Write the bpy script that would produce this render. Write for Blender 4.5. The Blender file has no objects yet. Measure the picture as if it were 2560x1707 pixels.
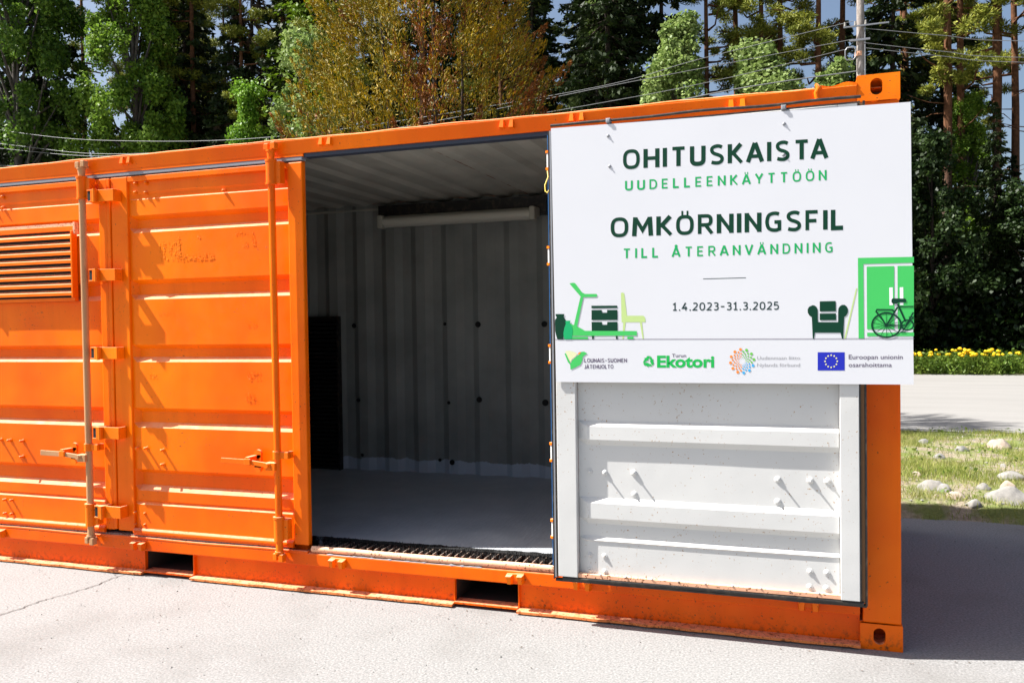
import bpy, bmesh, math, random
import numpy as np
from mathutils import Vector, Matrix

random.seed(7); rng = np.random.default_rng(7)
R = math.radians
SC = bpy.context.scene
COL = SC.collection

# ------------------------------------------------------------------ camera
cam_data = bpy.data.cameras.new('camera'); cam = bpy.data.objects.new('camera', cam_data)
COL.objects.link(cam); SC.camera = cam
cam_data.sensor_width = 36; cam_data.lens = 29.8
cam_data.clip_start = 0.05; cam_data.clip_end = 3000
cr = Vector((0.94614161, 0.32344473, -0.01412692)); cu = Vector((0.0070314, 0.02309546, 0.99970854))
cf = Vector((-0.32367672, 0.94596517, -0.01957731))
m = Matrix((cr, cu, -cf)).transposed().to_4x4(); m.translation = Vector((-0.4198, -4.1385, 1.4945))
cam.matrix_world = m

# ------------------------------------------------------------------ light
SUN = Vector((0.76, 0.205, -1.0)).normalized()          # direction the light travels
world = bpy.data.worlds.new('World'); SC.world = world; world.use_nodes = True
wn = world.node_tree.nodes; wl = world.node_tree.links
bg = wn['Background']; sky = wn.new('ShaderNodeTexSky'); sky.sky_type = 'NISHITA'; sky.sun_disc = False
sky.sun_elevation = math.asin(-SUN.z); sky.sun_rotation = math.atan2(-SUN.x, -SUN.y)
sky.air_density = 1.0; sky.dust_density = 3.5; sky.ozone_density = 1.2
wl.new(sky.outputs[0], bg.inputs[0]); bg.inputs[1].default_value = 0.062
sd = bpy.data.lights.new('sun', 'SUN'); sd.energy = 5.0; sd.angle = R(0.53); sd.color = (1.0, 0.965, 0.915)
so = bpy.data.objects.new('sun', sd); COL.objects.link(so); so.location = (-20, -5, 30)
so.rotation_euler = SUN.to_track_quat('-Z', 'Y').to_euler()
SC.view_settings.view_transform = 'Standard'; SC.view_settings.look = 'None'
SC.view_settings.gamma = 1.0; SC.view_settings.use_curve_mapping = False
SC.view_settings.exposure = 1.33
SC.cycles.max_bounces = 8; SC.cycles.transparent_max_bounces = 8

# ------------------------------------------------------------------ helpers
class M:
    """collects faces for ONE mesh object"""
    def __init__(s): s.v = []; s.f = []; s.sm = []
    def add(s, vs, fs, smooth=False):
        n = len(s.v); s.v += [tuple(p) for p in vs]; s.f += [tuple(n + i for i in f) for f in fs]
        s.sm += [smooth] * len(fs); return s
    def box(s, x0, x1, y0, y1, z0, z1, rot=None, c=None):
        vs = [(x, y, z) for z in (z0, z1) for y in (y0, y1) for x in (x0, x1)]
        if rot is not None:
            c = Vector(c if c is not None else ((x0+x1)/2, (y0+y1)/2, (z0+z1)/2))
            vs = [tuple(rot @ (Vector(p) - c) + c) for p in vs]
        return s.add(vs, [(0,2,3,1),(4,5,7,6),(0,1,5,4),(2,6,7,3),(0,4,6,2),(1,3,7,5)])
    def tube(s, a, b, r0, r1=None, n=10, caps=True):
        r1 = r0 if r1 is None else r1; a = Vector(a); b = Vector(b); d = (b - a).normalized()
        u = d.orthogonal().normalized(); w = d.cross(u)
        ring = lambda c, r: [c + (u * math.cos(t) + w * math.sin(t)) * r for t in [2*math.pi*k/n for k in range(n)]]
        s.add(ring(a, r0) + ring(b, r1), [(k, (k+1) % n, n + (k+1) % n, n + k) for k in range(n)], True)
        if caps:
            s.add(ring(a, r0), [tuple(range(n))[::-1]]); s.add(ring(b, r1), [tuple(range(n))])
        return s
    def path(s, pts, rad, n=8):
        pts = [Vector(p) for p in pts]
        if not hasattr(rad, '__len__'): rad = [rad] * len(pts)
        vs = []; ref = None
        for i, p in enumerate(pts):
            d = (pts[min(i+1, len(pts)-1)] - pts[max(i-1, 0)]).normalized()
            if ref is None: ref = d.orthogonal().normalized()
            u = (ref - d * ref.dot(d)).normalized(); ref = u; w = d.cross(u)
            vs += [p + (u*math.cos(t) + w*math.sin(t))*rad[i] for t in [2*math.pi*k/n for k in range(n)]]
        fs = [(i*n+k, i*n+(k+1) % n, (i+1)*n+(k+1) % n, (i+1)*n+k) for i in range(len(pts)-1) for k in range(n)]
        s.add(vs, fs, True); L = (len(pts)-1)*n
        s.add(vs[:n], [tuple(range(n))[::-1]]); s.add(vs[L:], [tuple(range(n))]); return s
    def dome(s, c, axis, r, h, n=8):
        c = Vector(c); a = Vector(axis).normalized(); u = a.orthogonal().normalized(); w = a.cross(u)
        vs = []
        for (rr, hh) in ((1, 0), (1, .35), (.65, .85)):
            vs += [c + (u*math.cos(2*math.pi*k/n) + w*math.sin(2*math.pi*k/n))*r*rr + a*h*hh for k in range(n)]
        vs.append(c + a*h)
        fs = [(i*n+k, i*n+(k+1) % n, (i+1)*n+(k+1) % n, (i+1)*n+k) for i in range(2) for k in range(n)]
        fs += [(2*n+k, 2*n+(k+1) % n, 3*n) for k in range(n)]
        return s.add(vs, fs, True)
    def mesh(s, name, mat):
        me = bpy.data.meshes.new(name); me.from_pydata(s.v, [], s.f)
        me.polygons.foreach_set('use_smooth', s.sm)
        if mat: me.materials.append(mat)
        me.update(); return me

WL = {}
def tag(o, label=None, cat=None, group=None, kind=None):
    if label: o['label'] = label
    if cat: o['category'] = cat
    if group: o['group'] = group
    if kind: o['kind'] = kind
    return o
def link(o, parent=None, at=(0,0,0)):
    """link o with its WORLD position at; parents are never rotated"""
    at = Vector(at); COL.objects.link(o); WL[o.name] = at
    if parent is not None: o.parent = parent; o.location = at - WL[parent.name]
    else: o.location = at
    return o
def obj(name, mb, mat, parent=None, at=(0,0,0), bevel=0, solid=0):
    """mb holds world coordinates; the object's own origin is put at `at`"""
    if isinstance(mb, M):
        if any(at): mb.v = [(x-at[0], y-at[1], z-at[2]) for x, y, z in mb.v]
        me = mb.mesh(name, mat)
    else: me = mb
    o = bpy.data.objects.new(name, me); link(o, parent, at)
    if solid: md = o.modifiers.new('thick', 'SOLIDIFY'); md.thickness = solid; md.offset = 0
    if bevel: md = o.modifiers.new('bevel', 'BEVEL'); md.width = bevel; md.segments = 2; md.limit_method = 'ANGLE'
    return o
def empty(name, at, label, cat, group=None):
    o = bpy.data.objects.new(name, None); link(o, None, at); o.empty_display_size = .2
    return tag(o, label, cat, group)
def quads(name, centers, nrm, size, aspect, mat, parent=None, up=None, kind=None, at=(0,0,0), tri=False):
    """leaf-like rhombs: one island each. centers Nx3, nrm Nx3 face normals, size N, up: Nx3 long axis"""
    c = np.asarray(centers, float); N = len(c); n = np.asarray(nrm, float); n /= np.linalg.norm(n, axis=1)[:, None] + 1e-9
    if up is None: up = rng.normal(size=(N, 3))
    u = up - n * np.sum(up*n, axis=1)[:, None]; u /= np.linalg.norm(u, axis=1)[:, None] + 1e-9
    w = np.cross(n, u); s = np.asarray(size, float).reshape(-1, 1) * np.ones((N, 1))
    a = c - u*s*.5; b = c + w*s*.5*aspect + n*s*.06; d = c + u*s*.5; e = c - w*s*.5*aspect + n*s*.06
    if tri: v = np.stack([a + w*s*.5*aspect, d, a - w*s*.5*aspect], 1).reshape(-1, 3); k = 3
    else: v = np.stack([a, b, d, e], 1).reshape(-1, 3); k = 4
    me = bpy.data.meshes.new(name); me.vertices.add(len(v)); me.vertices.foreach_set('co', (v - np.array(at)).astype(np.float32).ravel())
    me.loops.add(len(v)); me.loops.foreach_set('vertex_index', np.arange(len(v), dtype=np.int32))
    me.polygons.add(N); me.polygons.foreach_set('loop_start', np.arange(0, k*N, k, dtype=np.int32))
    me.update(calc_edges=True); me.materials.append(mat)
    o = bpy.data.objects.new(name, me); link(o, parent, at)
    if kind: o['kind'] = kind
    return o
def copy_tree(src, at, rz=0, sc=1.0):
    r = src.copy(); COL.objects.link(r); r.location = at; r.rotation_euler = (0, 0, rz)
    r.scale = (sc, sc, sc) if not hasattr(sc, '__len__') else sc
    for ch in src.children:
        c = ch.copy(); COL.objects.link(c); c.parent = r
        for g in ch.children:
            d = g.copy(); COL.objects.link(d); d.parent = c
    return r

# ------------------------------------------------------------------ materials
class Mat:
    def __init__(s, name, col=(.5,.5,.5), rough=.6, metal=0.0, spec=.5):
        s.m = bpy.data.materials.new(name); s.m.use_nodes = True; s.t = s.m.node_tree; s.n = s.t.nodes; s.l = s.t.links
        s.b = s.n['Principled BSDF']; s.b.inputs['Base Color'].default_value = (*col, 1)
        s.b.inputs['Roughness'].default_value = rough; s.b.inputs['Metallic'].default_value = metal
        s.b.inputs['Specular IOR Level'].default_value = spec
        s.geo = s.n.new('ShaderNodeNewGeometry'); s.col = None; s.base = col
        s.pos = s.geo.outputs['Position']
    def rgb(s, c):
        x = s.n.new('ShaderNodeRGB'); x.outputs[0].default_value = (*c, 1); return x.outputs[0]
    def noise(s, scale, detail=4, rough=.55, vec=None, dist=0):
        x = s.n.new('ShaderNodeTexNoise'); x.inputs['Scale'].default_value = scale; x.inputs['Detail'].default_value = detail
        x.inputs['Roughness'].default_value = rough; x.inputs['Distortion'].default_value = dist
        s.l.new(vec if vec is not None else s.pos, x.inputs['Vector']); return x.outputs['Fac']
    def vor(s, scale, vec=None, out='Distance', feat='F1'):
        x = s.n.new('ShaderNodeTexVoronoi'); x.inputs['Scale'].default_value = scale; x.feature = feat
        s.l.new(vec if vec is not None else s.pos, x.inputs['Vector']); return x.outputs[out]
    def scaled(s, v):
        x = s.n.new('ShaderNodeVectorMath'); x.operation = 'MULTIPLY'; s.l.new(s.pos, x.inputs[0]); x.inputs[1].default_value = v
        return x.outputs[0]
    def sep(s, what=None):
        x = s.n.new('ShaderNodeSeparateXYZ'); s.l.new(what if what is not None else s.pos, x.inputs[0]); return x.outputs
    def ramp(s, fac, a, b, lo=0.0, hi=1.0):
        x = s.n.new('ShaderNodeMapRange'); x.inputs['From Min'].default_value = a; x.inputs['From Max'].default_value = b
        x.inputs['To Min'].default_value = lo; x.inputs['To Max'].default_value = hi; s.l.new(fac, x.inputs['Value']); return x.outputs[0]
    def math(s, op, a, b=None):
        x = s.n.new('ShaderNodeMath'); x.operation = op
        for i, q in enumerate((a, b)):
            if q is None: continue
            if isinstance(q, (int, float)): x.inputs[i].default_value = q
            else: s.l.new(q, x.inputs[i])
        return x.outputs[0]
    def mix(s, fac, a, b, mode='MIX'):
        x = s.n.new('ShaderNodeMix'); x.data_type = 'RGBA'; x.blend_type = mode
        if isinstance(fac, (int, float)): x.inputs[0].default_value = fac
        else: s.l.new(fac, x.inputs[0])
        for i, q in ((6, a), (7, b)):
            if isinstance(q, tuple): x.inputs[i].default_value = (*q, 1)
            else: s.l.new(q, x.inputs[i])
        return x.outputs[2]
    def setcol(s, c): s.l.new(c, s.b.inputs['Base Color']); s.col = c; return s
    def rough(s, f): s.l.new(f, s.b.inputs['Roughness']); return s
    def bump(s, h, strength=.3, dist=.01, chain=True):
        x = s.n.new('ShaderNodeBump'); x.inputs['Strength'].default_value = strength; x.inputs['Distance'].default_value = dist
        s.l.new(h, x.inputs['Height'])
        if getattr(s, 'lastb', None) is not None: s.l.new(s.lastb, x.inputs['Normal'])
        s.lastb = x.outputs[0]; s.l.new(s.lastb, s.b.inputs['Normal']); return s

def paint(name, col, dust=(.78,.50,.30), rust=.62, sun_tint_f=.55, rough=.36, rustcol=(.16,.055,.02), streak=True):
    """old brushed steel paint: tone drift, sunlit highlight tinted onto up-facing faces, rust specks, orange peel"""
    p = Mat(name, col, rough, spec=.17)
    drift = p.noise(1.3, 3); c = p.mix(p.ramp(drift, .35, .7), ((col[0]*.88, col[1]*.70, col[2]), (min(1, col[0]*1.06), min(1, col[1]*1.25), col[2]))[0] if col[2] < .01 else tuple(q*.95 for q in col), (min(1, col[0]*1.06), min(1, col[1]*1.25), col[2]) if col[2] < .01 else tuple(min(1, q*1.04) for q in col))
    st = p.noise(1.0, 5, .6, p.scaled((9, 9, .8)))
    if streak: c = p.mix(p.ramp(st, .48, .78, 0, .45), c, tuple(x*.70 for x in col))
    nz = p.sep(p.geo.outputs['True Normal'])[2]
    up_lit = p.math('MULTIPLY', p.ramp(nz, .35, .8), p.ramp(p.noise(22, 4), .25, .6, .35, 1))
    c = p.mix(p.math('MULTIPLY', up_lit, sun_tint_f), c, dust)  # pale tint paints the sun highlight onto up-facing ledges
    rn = p.noise(85, 5, .6); big = p.noise(2.2, 3)
    mask = p.ramp(p.math('ADD', rn, p.math('MULTIPLY', big, .22)), rust + .18, rust + .21)
    c = p.mix(mask, c, rustcol)
    pz = p.sep()[2]                                              # knocks and grime gather low down
    low = p.math('MULTIPLY', p.ramp(pz, .09, .0), p.ramp(p.noise(40, 6, .7), .50, .66))
    c = p.mix(low, c, tuple(x*.6 for x in rustcol))
    p.setcol(c); p.rough(p.math('ADD', p.ramp(p.noise(14, 4), .3, .7, rough-.06, rough+.12), p.math('MULTIPLY', up_lit, .3)))
    p.bump(p.noise(4, 2), .16, .02).bump(p.noise(160, 3), .12, .002).bump(mask, .4, .002)
    return p.m

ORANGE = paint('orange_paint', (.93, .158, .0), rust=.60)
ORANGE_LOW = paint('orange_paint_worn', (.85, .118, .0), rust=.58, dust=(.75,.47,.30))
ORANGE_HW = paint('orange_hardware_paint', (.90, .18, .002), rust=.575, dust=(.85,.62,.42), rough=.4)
WHITE = paint('white_door_paint', (.60, .60, .585), dust=(.70,.665,.61), rust=.592, sun_tint_f=.35, rough=.42, rustcol=(.35,.20,.08), streak=False)
GRIMYSEAL = paint('grimy_seal', (.20,.16,.15), dust=(.34,.34,.36), rust=.48, sun_tint_f=.4, rustcol=(.10,.04,.015))
FLANGE = paint('scuffed_flange_paint', (.80,.24,.07), dust=(.80,.50,.34), rust=.54, sun_tint_f=.5)
RODGREY = paint('worn_rod_paint', (.50, .27, .13), dust=(.6,.5,.4), rust=.60, sun_tint_f=.3, rough=.45)
RAWEDGE = paint('bare_rusty_edge', (.78, .42, .26), dust=(.86,.60,.42), rust=.52, sun_tint_f=.6, rough=.5)
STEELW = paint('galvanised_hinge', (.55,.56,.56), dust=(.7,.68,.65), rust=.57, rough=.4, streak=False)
GREYSEAL = Mat('grey_seal', (.24, .25, .28), .6).m
BLACK = Mat('black_rubber', (.012, .011, .010), .5)
BLACK.setcol(BLACK.mix(BLACK.ramp(BLACK.noise(30), .5, .7), (.012,.011,.010), (.06,.045,.03))); BLACK = BLACK.m
BROWNSEAL = Mat('brown_seal', (.16,.07,.02), .6).m
BLUE = Mat('blue_edge_paint', (.01, .12, .36), .4).m
YELLOW = Mat('yellow_cable', (.8,.65,.12), .5).m
NAVY = Mat('dark_blue_seal', (.022, .032, .055), .6).m

p = Mat('interior_wall_paint', (.10,.107,.10), .7)
c = p.mix(p.ramp(p.noise(2.5, 4), .35, .7), (.21,.225,.21), (.29,.305,.285)); px, py, pz = p.sep()
edge = p.math('ADD', pz, p.math('MULTIPLY', p.noise(7, 5, .65, p.scaled((1,.0,.3))), -.10))
c = p.mix(p.ramp(edge, .312, .318), (.50,.56,.63), c)
p.setcol(c).bump(p.noise(60), .1, .003); INWALL = p.m
p = Mat('interior_ceiling_paint', (.17,.165,.14), .6)
c = p.mix(p.ramp(p.noise(3, 4), .35, .7), (.34,.335,.29), (.45,.44,.38)); px, py, pz = p.sep()
line = p.math('ABSOLUTE', p.math('ADD', px, 2.47)); c = p.mix(p.math('MULTIPLY', p.ramp(line, .012, .004), p.ramp(p.noise(9), .4, .55)), c, (.16,.05,.015))
p.setcol(c); INCEIL = p.m
p = Mat('interior_floor_paint', (.17,.21,.27), .5)
px, py, pz = p.sep(); w = p.noise(5, 6, .65)
c = p.mix(p.ramp(w, .35, .7), (.42,.45,.48), (.56,.58,.60))
fr = p.math('ADD', py, p.math('MULTIPLY', p.noise(13, 6, .7), -.06)); c = p.mix(p.ramp(fr, .185, .195), (.012,.012,.014), c)
p.setcol(c).rough(p.ramp(w, .3, .7, .28, .45)).bump(p.vor(1, p.scaled((55, 14, 1))), .5, .004); INFLOOR = p.m

p = Mat('board_white', (.80,.81,.835), .38); p.setcol(p.mix(p.ramp(p.noise(2,3), .4,.7), (.645,.655,.685), (.66,.67,.70))); BOARD = p.m
def ink(name, c): return Mat(name, c, .55, spec=.15).m
DKGREEN = ink('dark_green_print', (.003,.042,.022)); TEAL = ink('green_print', (.012,.36,.105)); LGREEN = ink('light_green_print', (.06,.50,.115))
PALE = ink('pale_green_print', (.47,.62,.24)); VASE = ink('mid_green_print', (.012,.38,.13)); DARKINK = ink('dark_grey_print', (.025,.05,.05))
PURPLE = ink('grey_purple_print', (.11,.085,.14)); GREYINK = ink('light_grey_print', (.36,.36,.38)); EKO = ink('shop_green_print', (.014,.42,.08))
EUBLUE = ink('flag_blue_print', (.02,.03,.42)); STAR = ink('flag_star_print', (.85,.80,.35)); OR = ink('orange_print', (.85,.25,.05))
GR2 = ink('leaf_green_print', (.15,.50,.08)); BL2 = ink('sky_blue_print', (.06,.38,.70)); CREAM = ink('cream_print', (.68,.70,.42)); WHITEP = ink('white_print', (.80,.81,.83))

p = Mat('asphalt', (.27,.26,.25), .9, spec=.25)
n1 = p.noise(95, 5, .7); n2 = p.noise(1.2, 4); n3 = p.vor(70)
c = p.mix(p.ramp(n1, .3, .72), (.135,.134,.132), (.36,.357,.35))
c = p.mix(p.ramp(n2, .5, .70, 0, .55), c, (.16,.154,.145)); c = p.mix(p.ramp(n3, .18, .05, 0, .7), c, (.42,.40,.37))
c = p.mix(p.ramp(p.noise(190, 2), .60, .68, 0, .6), c, (.08,.078,.074)); c = p.mix(p.ramp(p.noise(28, 5, .7), .66, .72, 0, .75), c, (.09,.085,.08))
p.setcol(c).bump(n1, .4, .005).bump(n3, .3, .003).bump(p.noise(260, 3), .35, .003); ASPHALT = p.m
p = Mat('road_asphalt', (.3,.28,.26), .9, spec=.2)
c = p.mix(p.ramp(p.noise(1, 5, .6, p.scaled((.25, 1.6, 1))), .3, .7), (.225,.22,.21), (.275,.268,.255)); c = p.mix(p.ramp(p.noise(60,4,.7), .3, .7, 0, .5), c, (.2,.19,.18))
p.setcol(c).bump(p.noise(60, 4), .3, .006); ROAD = p.m
p = Mat('sandy_soil', (.3,.25,.18), 1)
n1 = p.noise(30, 6, .7); c = p.mix(p.ramp(n1, .3, .7), (.16,.12,.075), (.42,.36,.27)); c = p.mix(p.ramp(p.noise(5,4), .42, .58), c, (.16,.19,.05))
p.setcol(c).bump(n1, .8, .03); SOIL = p.m
p = Mat('forest_floor', (.03,.03,.015), 1); p.setcol(p.mix(p.ramp(p.noise(2,5), .35,.65), (.012,.012,.006), (.05,.05,.02))).bump(p.noise(4), .6, .1); FFLOOR = p.m
def leafmat(name, cols, trans=.35, rough=.5, spec=.22):
    p = Mat(name, cols[0], rough, spec=spec)
    r = p.geo.outputs['Random Per Island']; rp = p.n.new('ShaderNodeValToRGB'); p.l.new(r, rp.inputs[0])
    el = rp.color_ramp.elements
    el[0].position = 0; el[0].color = (*cols[0], 1); el[1].position = 1; el[1].color = (*cols[-1], 1)
    for i, cc in enumerate(cols[1:-1]): e = el.new((i+1)/(len(cols)-1)); e.color = (*cc, 1)
    big = p.noise(.9, 2); c = p.mix(p.ramp(big, .35, .68, 0, .5), rp.outputs[0], cols[-1]); c = p.mix(p.ramp(p.noise(2.1, 2), .42, .66, 0, .5), c, cols[0])
    p.setcol(c); tr = p.n.new('ShaderNodeBsdfTranslucent'); p.l.new(c, tr.inputs[0])
    mx = p.n.new('ShaderNodeMixShader'); mx.inputs[0].default_value = trans
    out = p.n['Material Output']; p.l.new(p.b.outputs[0], mx.inputs[1]); p.l.new(tr.outputs[0], mx.inputs[2]); p.l.new(mx.outputs[0], out.inputs[0])
    return p.m
L_BIRCH = leafmat('birch_leaves', [(.05,.12,.010), (.12,.23,.02), (.27,.40,.05)])
L_DARK = leafmat('dark_broad_leaves', [(.03,.075,.010), (.075,.165,.018), (.20,.32,.04)])
L_WILLOW = leafmat('willow_leaves', [(.09,.16,.03), (.19,.28,.06), (.36,.44,.16)])
L_BRIGHT = leafmat('young_birch_leaves', [(.06,.16,.01), (.14,.30,.02), (.28,.45,.05)])
L_PINE = leafmat('pine_needles', [(.06,.09,.008), (.17,.20,.018), (.34,.34,.05)], .15, .6)
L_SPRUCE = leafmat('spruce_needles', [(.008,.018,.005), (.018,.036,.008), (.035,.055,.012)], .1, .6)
L_SPRUCEB = leafmat('fresh_spruce_needles', [(.04,.09,.004), (.12,.22,.008), (.24,.36,.02)], .2, .6)
L_THUJA = leafmat('thuja_sprays', [(.014,.030,.003), (.07,.09,.004), (.22,.185,.004), (.48,.31,.004)], .18, .6)
L_THUJAR = leafmat('russet_thuja_sprays', [(.04,.016,.004), (.17,.05,.008), (.32,.12,.012)], .2, .65)
L_DEAD = leafmat('dead_twigs', [(.05,.035,.022), (.09,.065,.045), (.15,.11,.08)], .05, .9)
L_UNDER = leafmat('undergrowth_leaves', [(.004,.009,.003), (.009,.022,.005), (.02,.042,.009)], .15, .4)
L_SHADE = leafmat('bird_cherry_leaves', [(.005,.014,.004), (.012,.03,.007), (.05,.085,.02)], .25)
L_GRASS = leafmat('grass_blades', [(.11,.18,.02), (.21,.28,.035), (.33,.36,.08), (.48,.43,.20)], .35, .7)
L_VERGE = leafmat('verge_leaves', [(.04,.09,.01), (.10,.18,.02), (.20,.27,.04)], .35, .5)
L_FLOWER = leafmat('yellow_petals', [(.75,.45,.004), (.85,.58,.01), (.9,.68,.03)], .3, .6)
def bark(name, a, b, hi=None):
    p = Mat(name, a, .95, spec=.2); c = p.mix(p.ramp(p.noise(1, 5, .65, p.scaled((14,14,3))), .35, .65), a, b)
    if hi: c = p.mix(p.ramp(p.sep()[2], 4.5, 7.5, 0, .9), c, p.mix(p.ramp(p.noise(9), .4,.6), hi, tuple(x*.6 for x in hi)))
    p.setcol(c).bump(p.noise(1, 5, .7, p.scaled((18,18,4))), .8, .03); return p.m
B_PINE = bark('pine_bark', (.045,.032,.026), (.11,.075,.055), (.17,.075,.035)); B_GREY = bark('grey_bark', (.05,.045,.04), (.16,.14,.125))
B_DARK = bark('dark_bark', (.02,.015,.012), (.06,.045,.035)); POLEWOOD = bark('pole_wood', (.20,.17,.15), (.40,.36,.33))
STONE = []
for i, (a, b) in enumerate([((.16,.155,.145), (.31,.295,.27)), ((.26,.20,.16), (.46,.38,.31)), ((.14,.14,.135), (.29,.28,.265))]):
    p = Mat('stone_' + ('pale', 'tan', 'grey')[i], a, .9); p.setcol(p.mix(p.ramp(p.noise(14, 5, .65), .3, .7), a, b)).bump(p.noise(25, 5), .6, .01); STONE.append(p.m)
METAL = Mat('galvanised_steel', (.30,.31,.33), .5, .6).m
WIRE = Mat('bare_conductor', (.18,.185,.19), .5, .3).m
LAMPW = Mat('lamp_housing', (.42,.41,.34), .5).m; LAMPD = Mat('lamp_diffuser', (.55,.54,.46), .3).m
SLATB = Mat('black_slats', (.006,.006,.006), .5).m
HOLE = Mat('dark_hole', (.004,.004,.004), .8).m
POCKET_SHADE = Mat('shaded_bare_steel', (.035,.024,.018), .9).m  # near-black colour paints the pocket's inner shade onto bare steel
BARSTEEL = Mat('worn_bar_steel', (.26,.20,.16), .5).m
REDP = Mat('red_reflector', (.6,.03,.02), .3).m
CRACK = Mat('crack_fill', (.07,.065,.06), .9).m

# ================================================================== THE SETTING
from mathutils import noise as mn
def nz(x, y, s, seed=0): return mn.noise(Vector((x*s, y*s, seed*7.3)))
def terrain_strip(name, mat, x0, x1, y0, y1, dx, dy, hf, kind='structure'):
    xs = np.arange(x0, x1 + dx*.5, dx); ys = np.arange(y0, y1 + dy*.5, dy); mb = M()
    mb.v = [(float(x), float(y), hf(x, y)) for y in ys for x in xs]; W = len(xs)
    mb.f = [(j*W+i, j*W+i+1, (j+1)*W+i+1, (j+1)*W+i) for j in range(len(ys)-1) for i in range(W-1)]; mb.sm = [True]*len(mb.f)
    return tag(obj(name, mb, mat), kind=kind)
def flat(name, mat, x0, x1, y0, y1, z):
    return tag(obj(name, M().add([(x0,y0,z),(x1,y0,z),(x1,y1,z),(x0,y1,z)], [(0,1,2,3)]), mat), kind='structure')
def bank_h(x, y):
    e = 2.78 + .06*nz(x, 0, 2.2, 3)
    t = min(1, max(0, (y - e)/.22)); t = t*t*(3-2*t); f = min(1, max(0, (7.5 - y)/.3))
    return -.02 + t*.125 + f*t*(.022*nz(x, y, 1.3) + .014*nz(x, y, 5, 1)) + (1-f)*.0
flat('ground', FFLOOR, -900, 900, -900, 900, -.06)
flat('asphalt_yard', ASPHALT, -40, 40, -40, 3.1, 0)
terrain_strip('grass_bank', SOIL, -26, 12, 2.6, 7.6, .09, .07, bank_h)
def road_h(x, y): return .112 + .02*math.sin(min(1, max(0, (y-7.4)/11.6))*math.pi)
terrain_strip('road', ROAD, -70, 50, 7.4, 19.2, 10, .59, road_h)
def verge_h(x, y): return .105 + min(.4, (y-19.0)*.05) + .06*nz(x, y, .5)
terrain_strip('road_verge', SOIL, -70, 50, 19.1, 23, .8, .3, verge_h)
terrain_strip('forest_floor', FFLOOR, -110, 90, 22.9, 130, 5, 4, lambda x, y: .3 + .25*nz(x, y, .15))
crk = [(-4.52,-1.15),(-4.44,-.84),(-4.42,-.71),(-4.43,-.58),(-4.40,-.49),(-4.375,-.41),(-4.36,-.33),(-4.35,-.24),(-4.37,-.13),(-4.35,-.02)]
mb = M(); L = []
for i in range(len(crk)-1):
    for k in range(6):
        t = k/6; L.append((crk[i][0]*(1-t)+crk[i+1][0]*t + random.uniform(-.008,.008), crk[i][1]*(1-t)+crk[i+1][1]*t))
for i, (x, y) in enumerate(L): w = .0022 + .002*random.random(); mb.v += [(x-w, y, .004), (x+w, y, .004)]
mb.f = [(2*i, 2*i+1, 2*i+3, 2*i+2) for i in range(len(L)-1)]; mb.sm = [False]*len(mb.f)
tag(obj('asphalt_crack', mb, CRACK), kind='structure')
# loose grit on the yard: tiny stones, nobody could count them
g = np.stack([rng.uniform(-6, 2.2, 2600), rng.uniform(-3.2, 2.8, 2600)], 1)
g = g[~((g[:,0] < .05) & (g[:,1] > -.05) & (g[:,1] < 2.5))]
mb = M()
for x, y in g:
    r = random.uniform(.0015, .005) if random.random() < .96 else random.uniform(.005, .009)
    mb.add([(x+r*random.uniform(.6,1.2)*a, y+r*random.uniform(.6,1.2)*b, r*cc) for a, b, cc in ((1,0,.2),(0,1,.2),(-1,0,.2),(0,-1,.2),(.1,.1,1))], [(0,1,4),(1,2,4),(2,3,4),(3,0,4)])
tag(obj('loose_grit', mb, STONE[2]), 'fine dark grit scattered over the asphalt yard', 'grit', kind='stuff')

n = 260; lx = rng.uniform(-6, 1.5, n); ly = np.where(rng.random(n) < .6, -.02-rng.exponential(.12, n), rng.uniform(-2.5, -.05, n))
tag(quads('litter', np.stack([lx, ly, np.full(n, .004)], 1), rng.normal(size=(n,3))*.25+[0,0,1], rng.uniform(.006,.016,n), .5, L_DEAD, kind='stuff'), 'small dry leaf scraps blown against the foot of the container', 'litter')

# ================================================================== THE CONTAINER
W_, D_, H_ = 6.058, 2.438, 2.591
cont = empty('shipping_container', (-3.029, 1.219, 0), 'orange side-opening steel shipping container, one door folded open onto its dark interior', 'container')
def ring_plate(mb, outer, inner, axis_pt, thick):
    """plate with a slot: outer rect & slot loops as lists of 3D points, pushed `thick` along vector axis_pt"""
    n = len(outer); ax = Vector(axis_pt)*thick
    o2 = [tuple(Vector(q)+ax) for q in outer]; i2 = [tuple(Vector(q)+ax) for q in inner]
    mb.add(outer+inner, [(k, (k+1)%n, n+(k+1)%n, n+k) for k in range(n)])
    mb.add(inner+i2, [(k, (k+1)%n, n+(k+1)%n, n+k) for k in range(n)], True)
    mb.add(o2+i2, [(k, (k+1)%n, n+(k+1)%n, n+k) for k in range(n)])
def slot_loops(u0, u1, w0, w1, cu, cw, hw, hh, n=40):
    """rect u0..u1 x w0..w1 and stadium slot centred cu,cw (half sizes hw<hh), matched by angle"""
    out, inn = [], []
    for k in range(n):
        t = 2*math.pi*(k+.5)/n; c, s = math.cos(t), math.sin(t)
        # stadium point
        r = hw; ys = hh - hw
        u = r*c; w = r*s + (ys if s > 0 else -ys)
        inn.append((cu+u, cw+w))
        d = Vector((u, w)).normalized(); ts = []
        if d.x > 1e-9: ts.append((u1-cu)/d.x)
        if d.x < -1e-9: ts.append((u0-cu)/d.x)
        if d.y > 1e-9: ts.append((w1-cw)/d.y)
        if d.y < -1e-9: ts.append((w0-cw)/d.y)
        q = min(ts); out.append([cu+d.x*q, cw+d.y*q])
    for (a, b) in ((u0,w0),(u1,w0),(u1,w1),(u0,w1)):     # snap nearest to each corner
        j = min(range(n), key=lambda k: (out[k][0]-a)**2+(out[k][1]-b)**2); out[j] = [a, b]
    return [tuple(q) for q in out], inn
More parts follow.
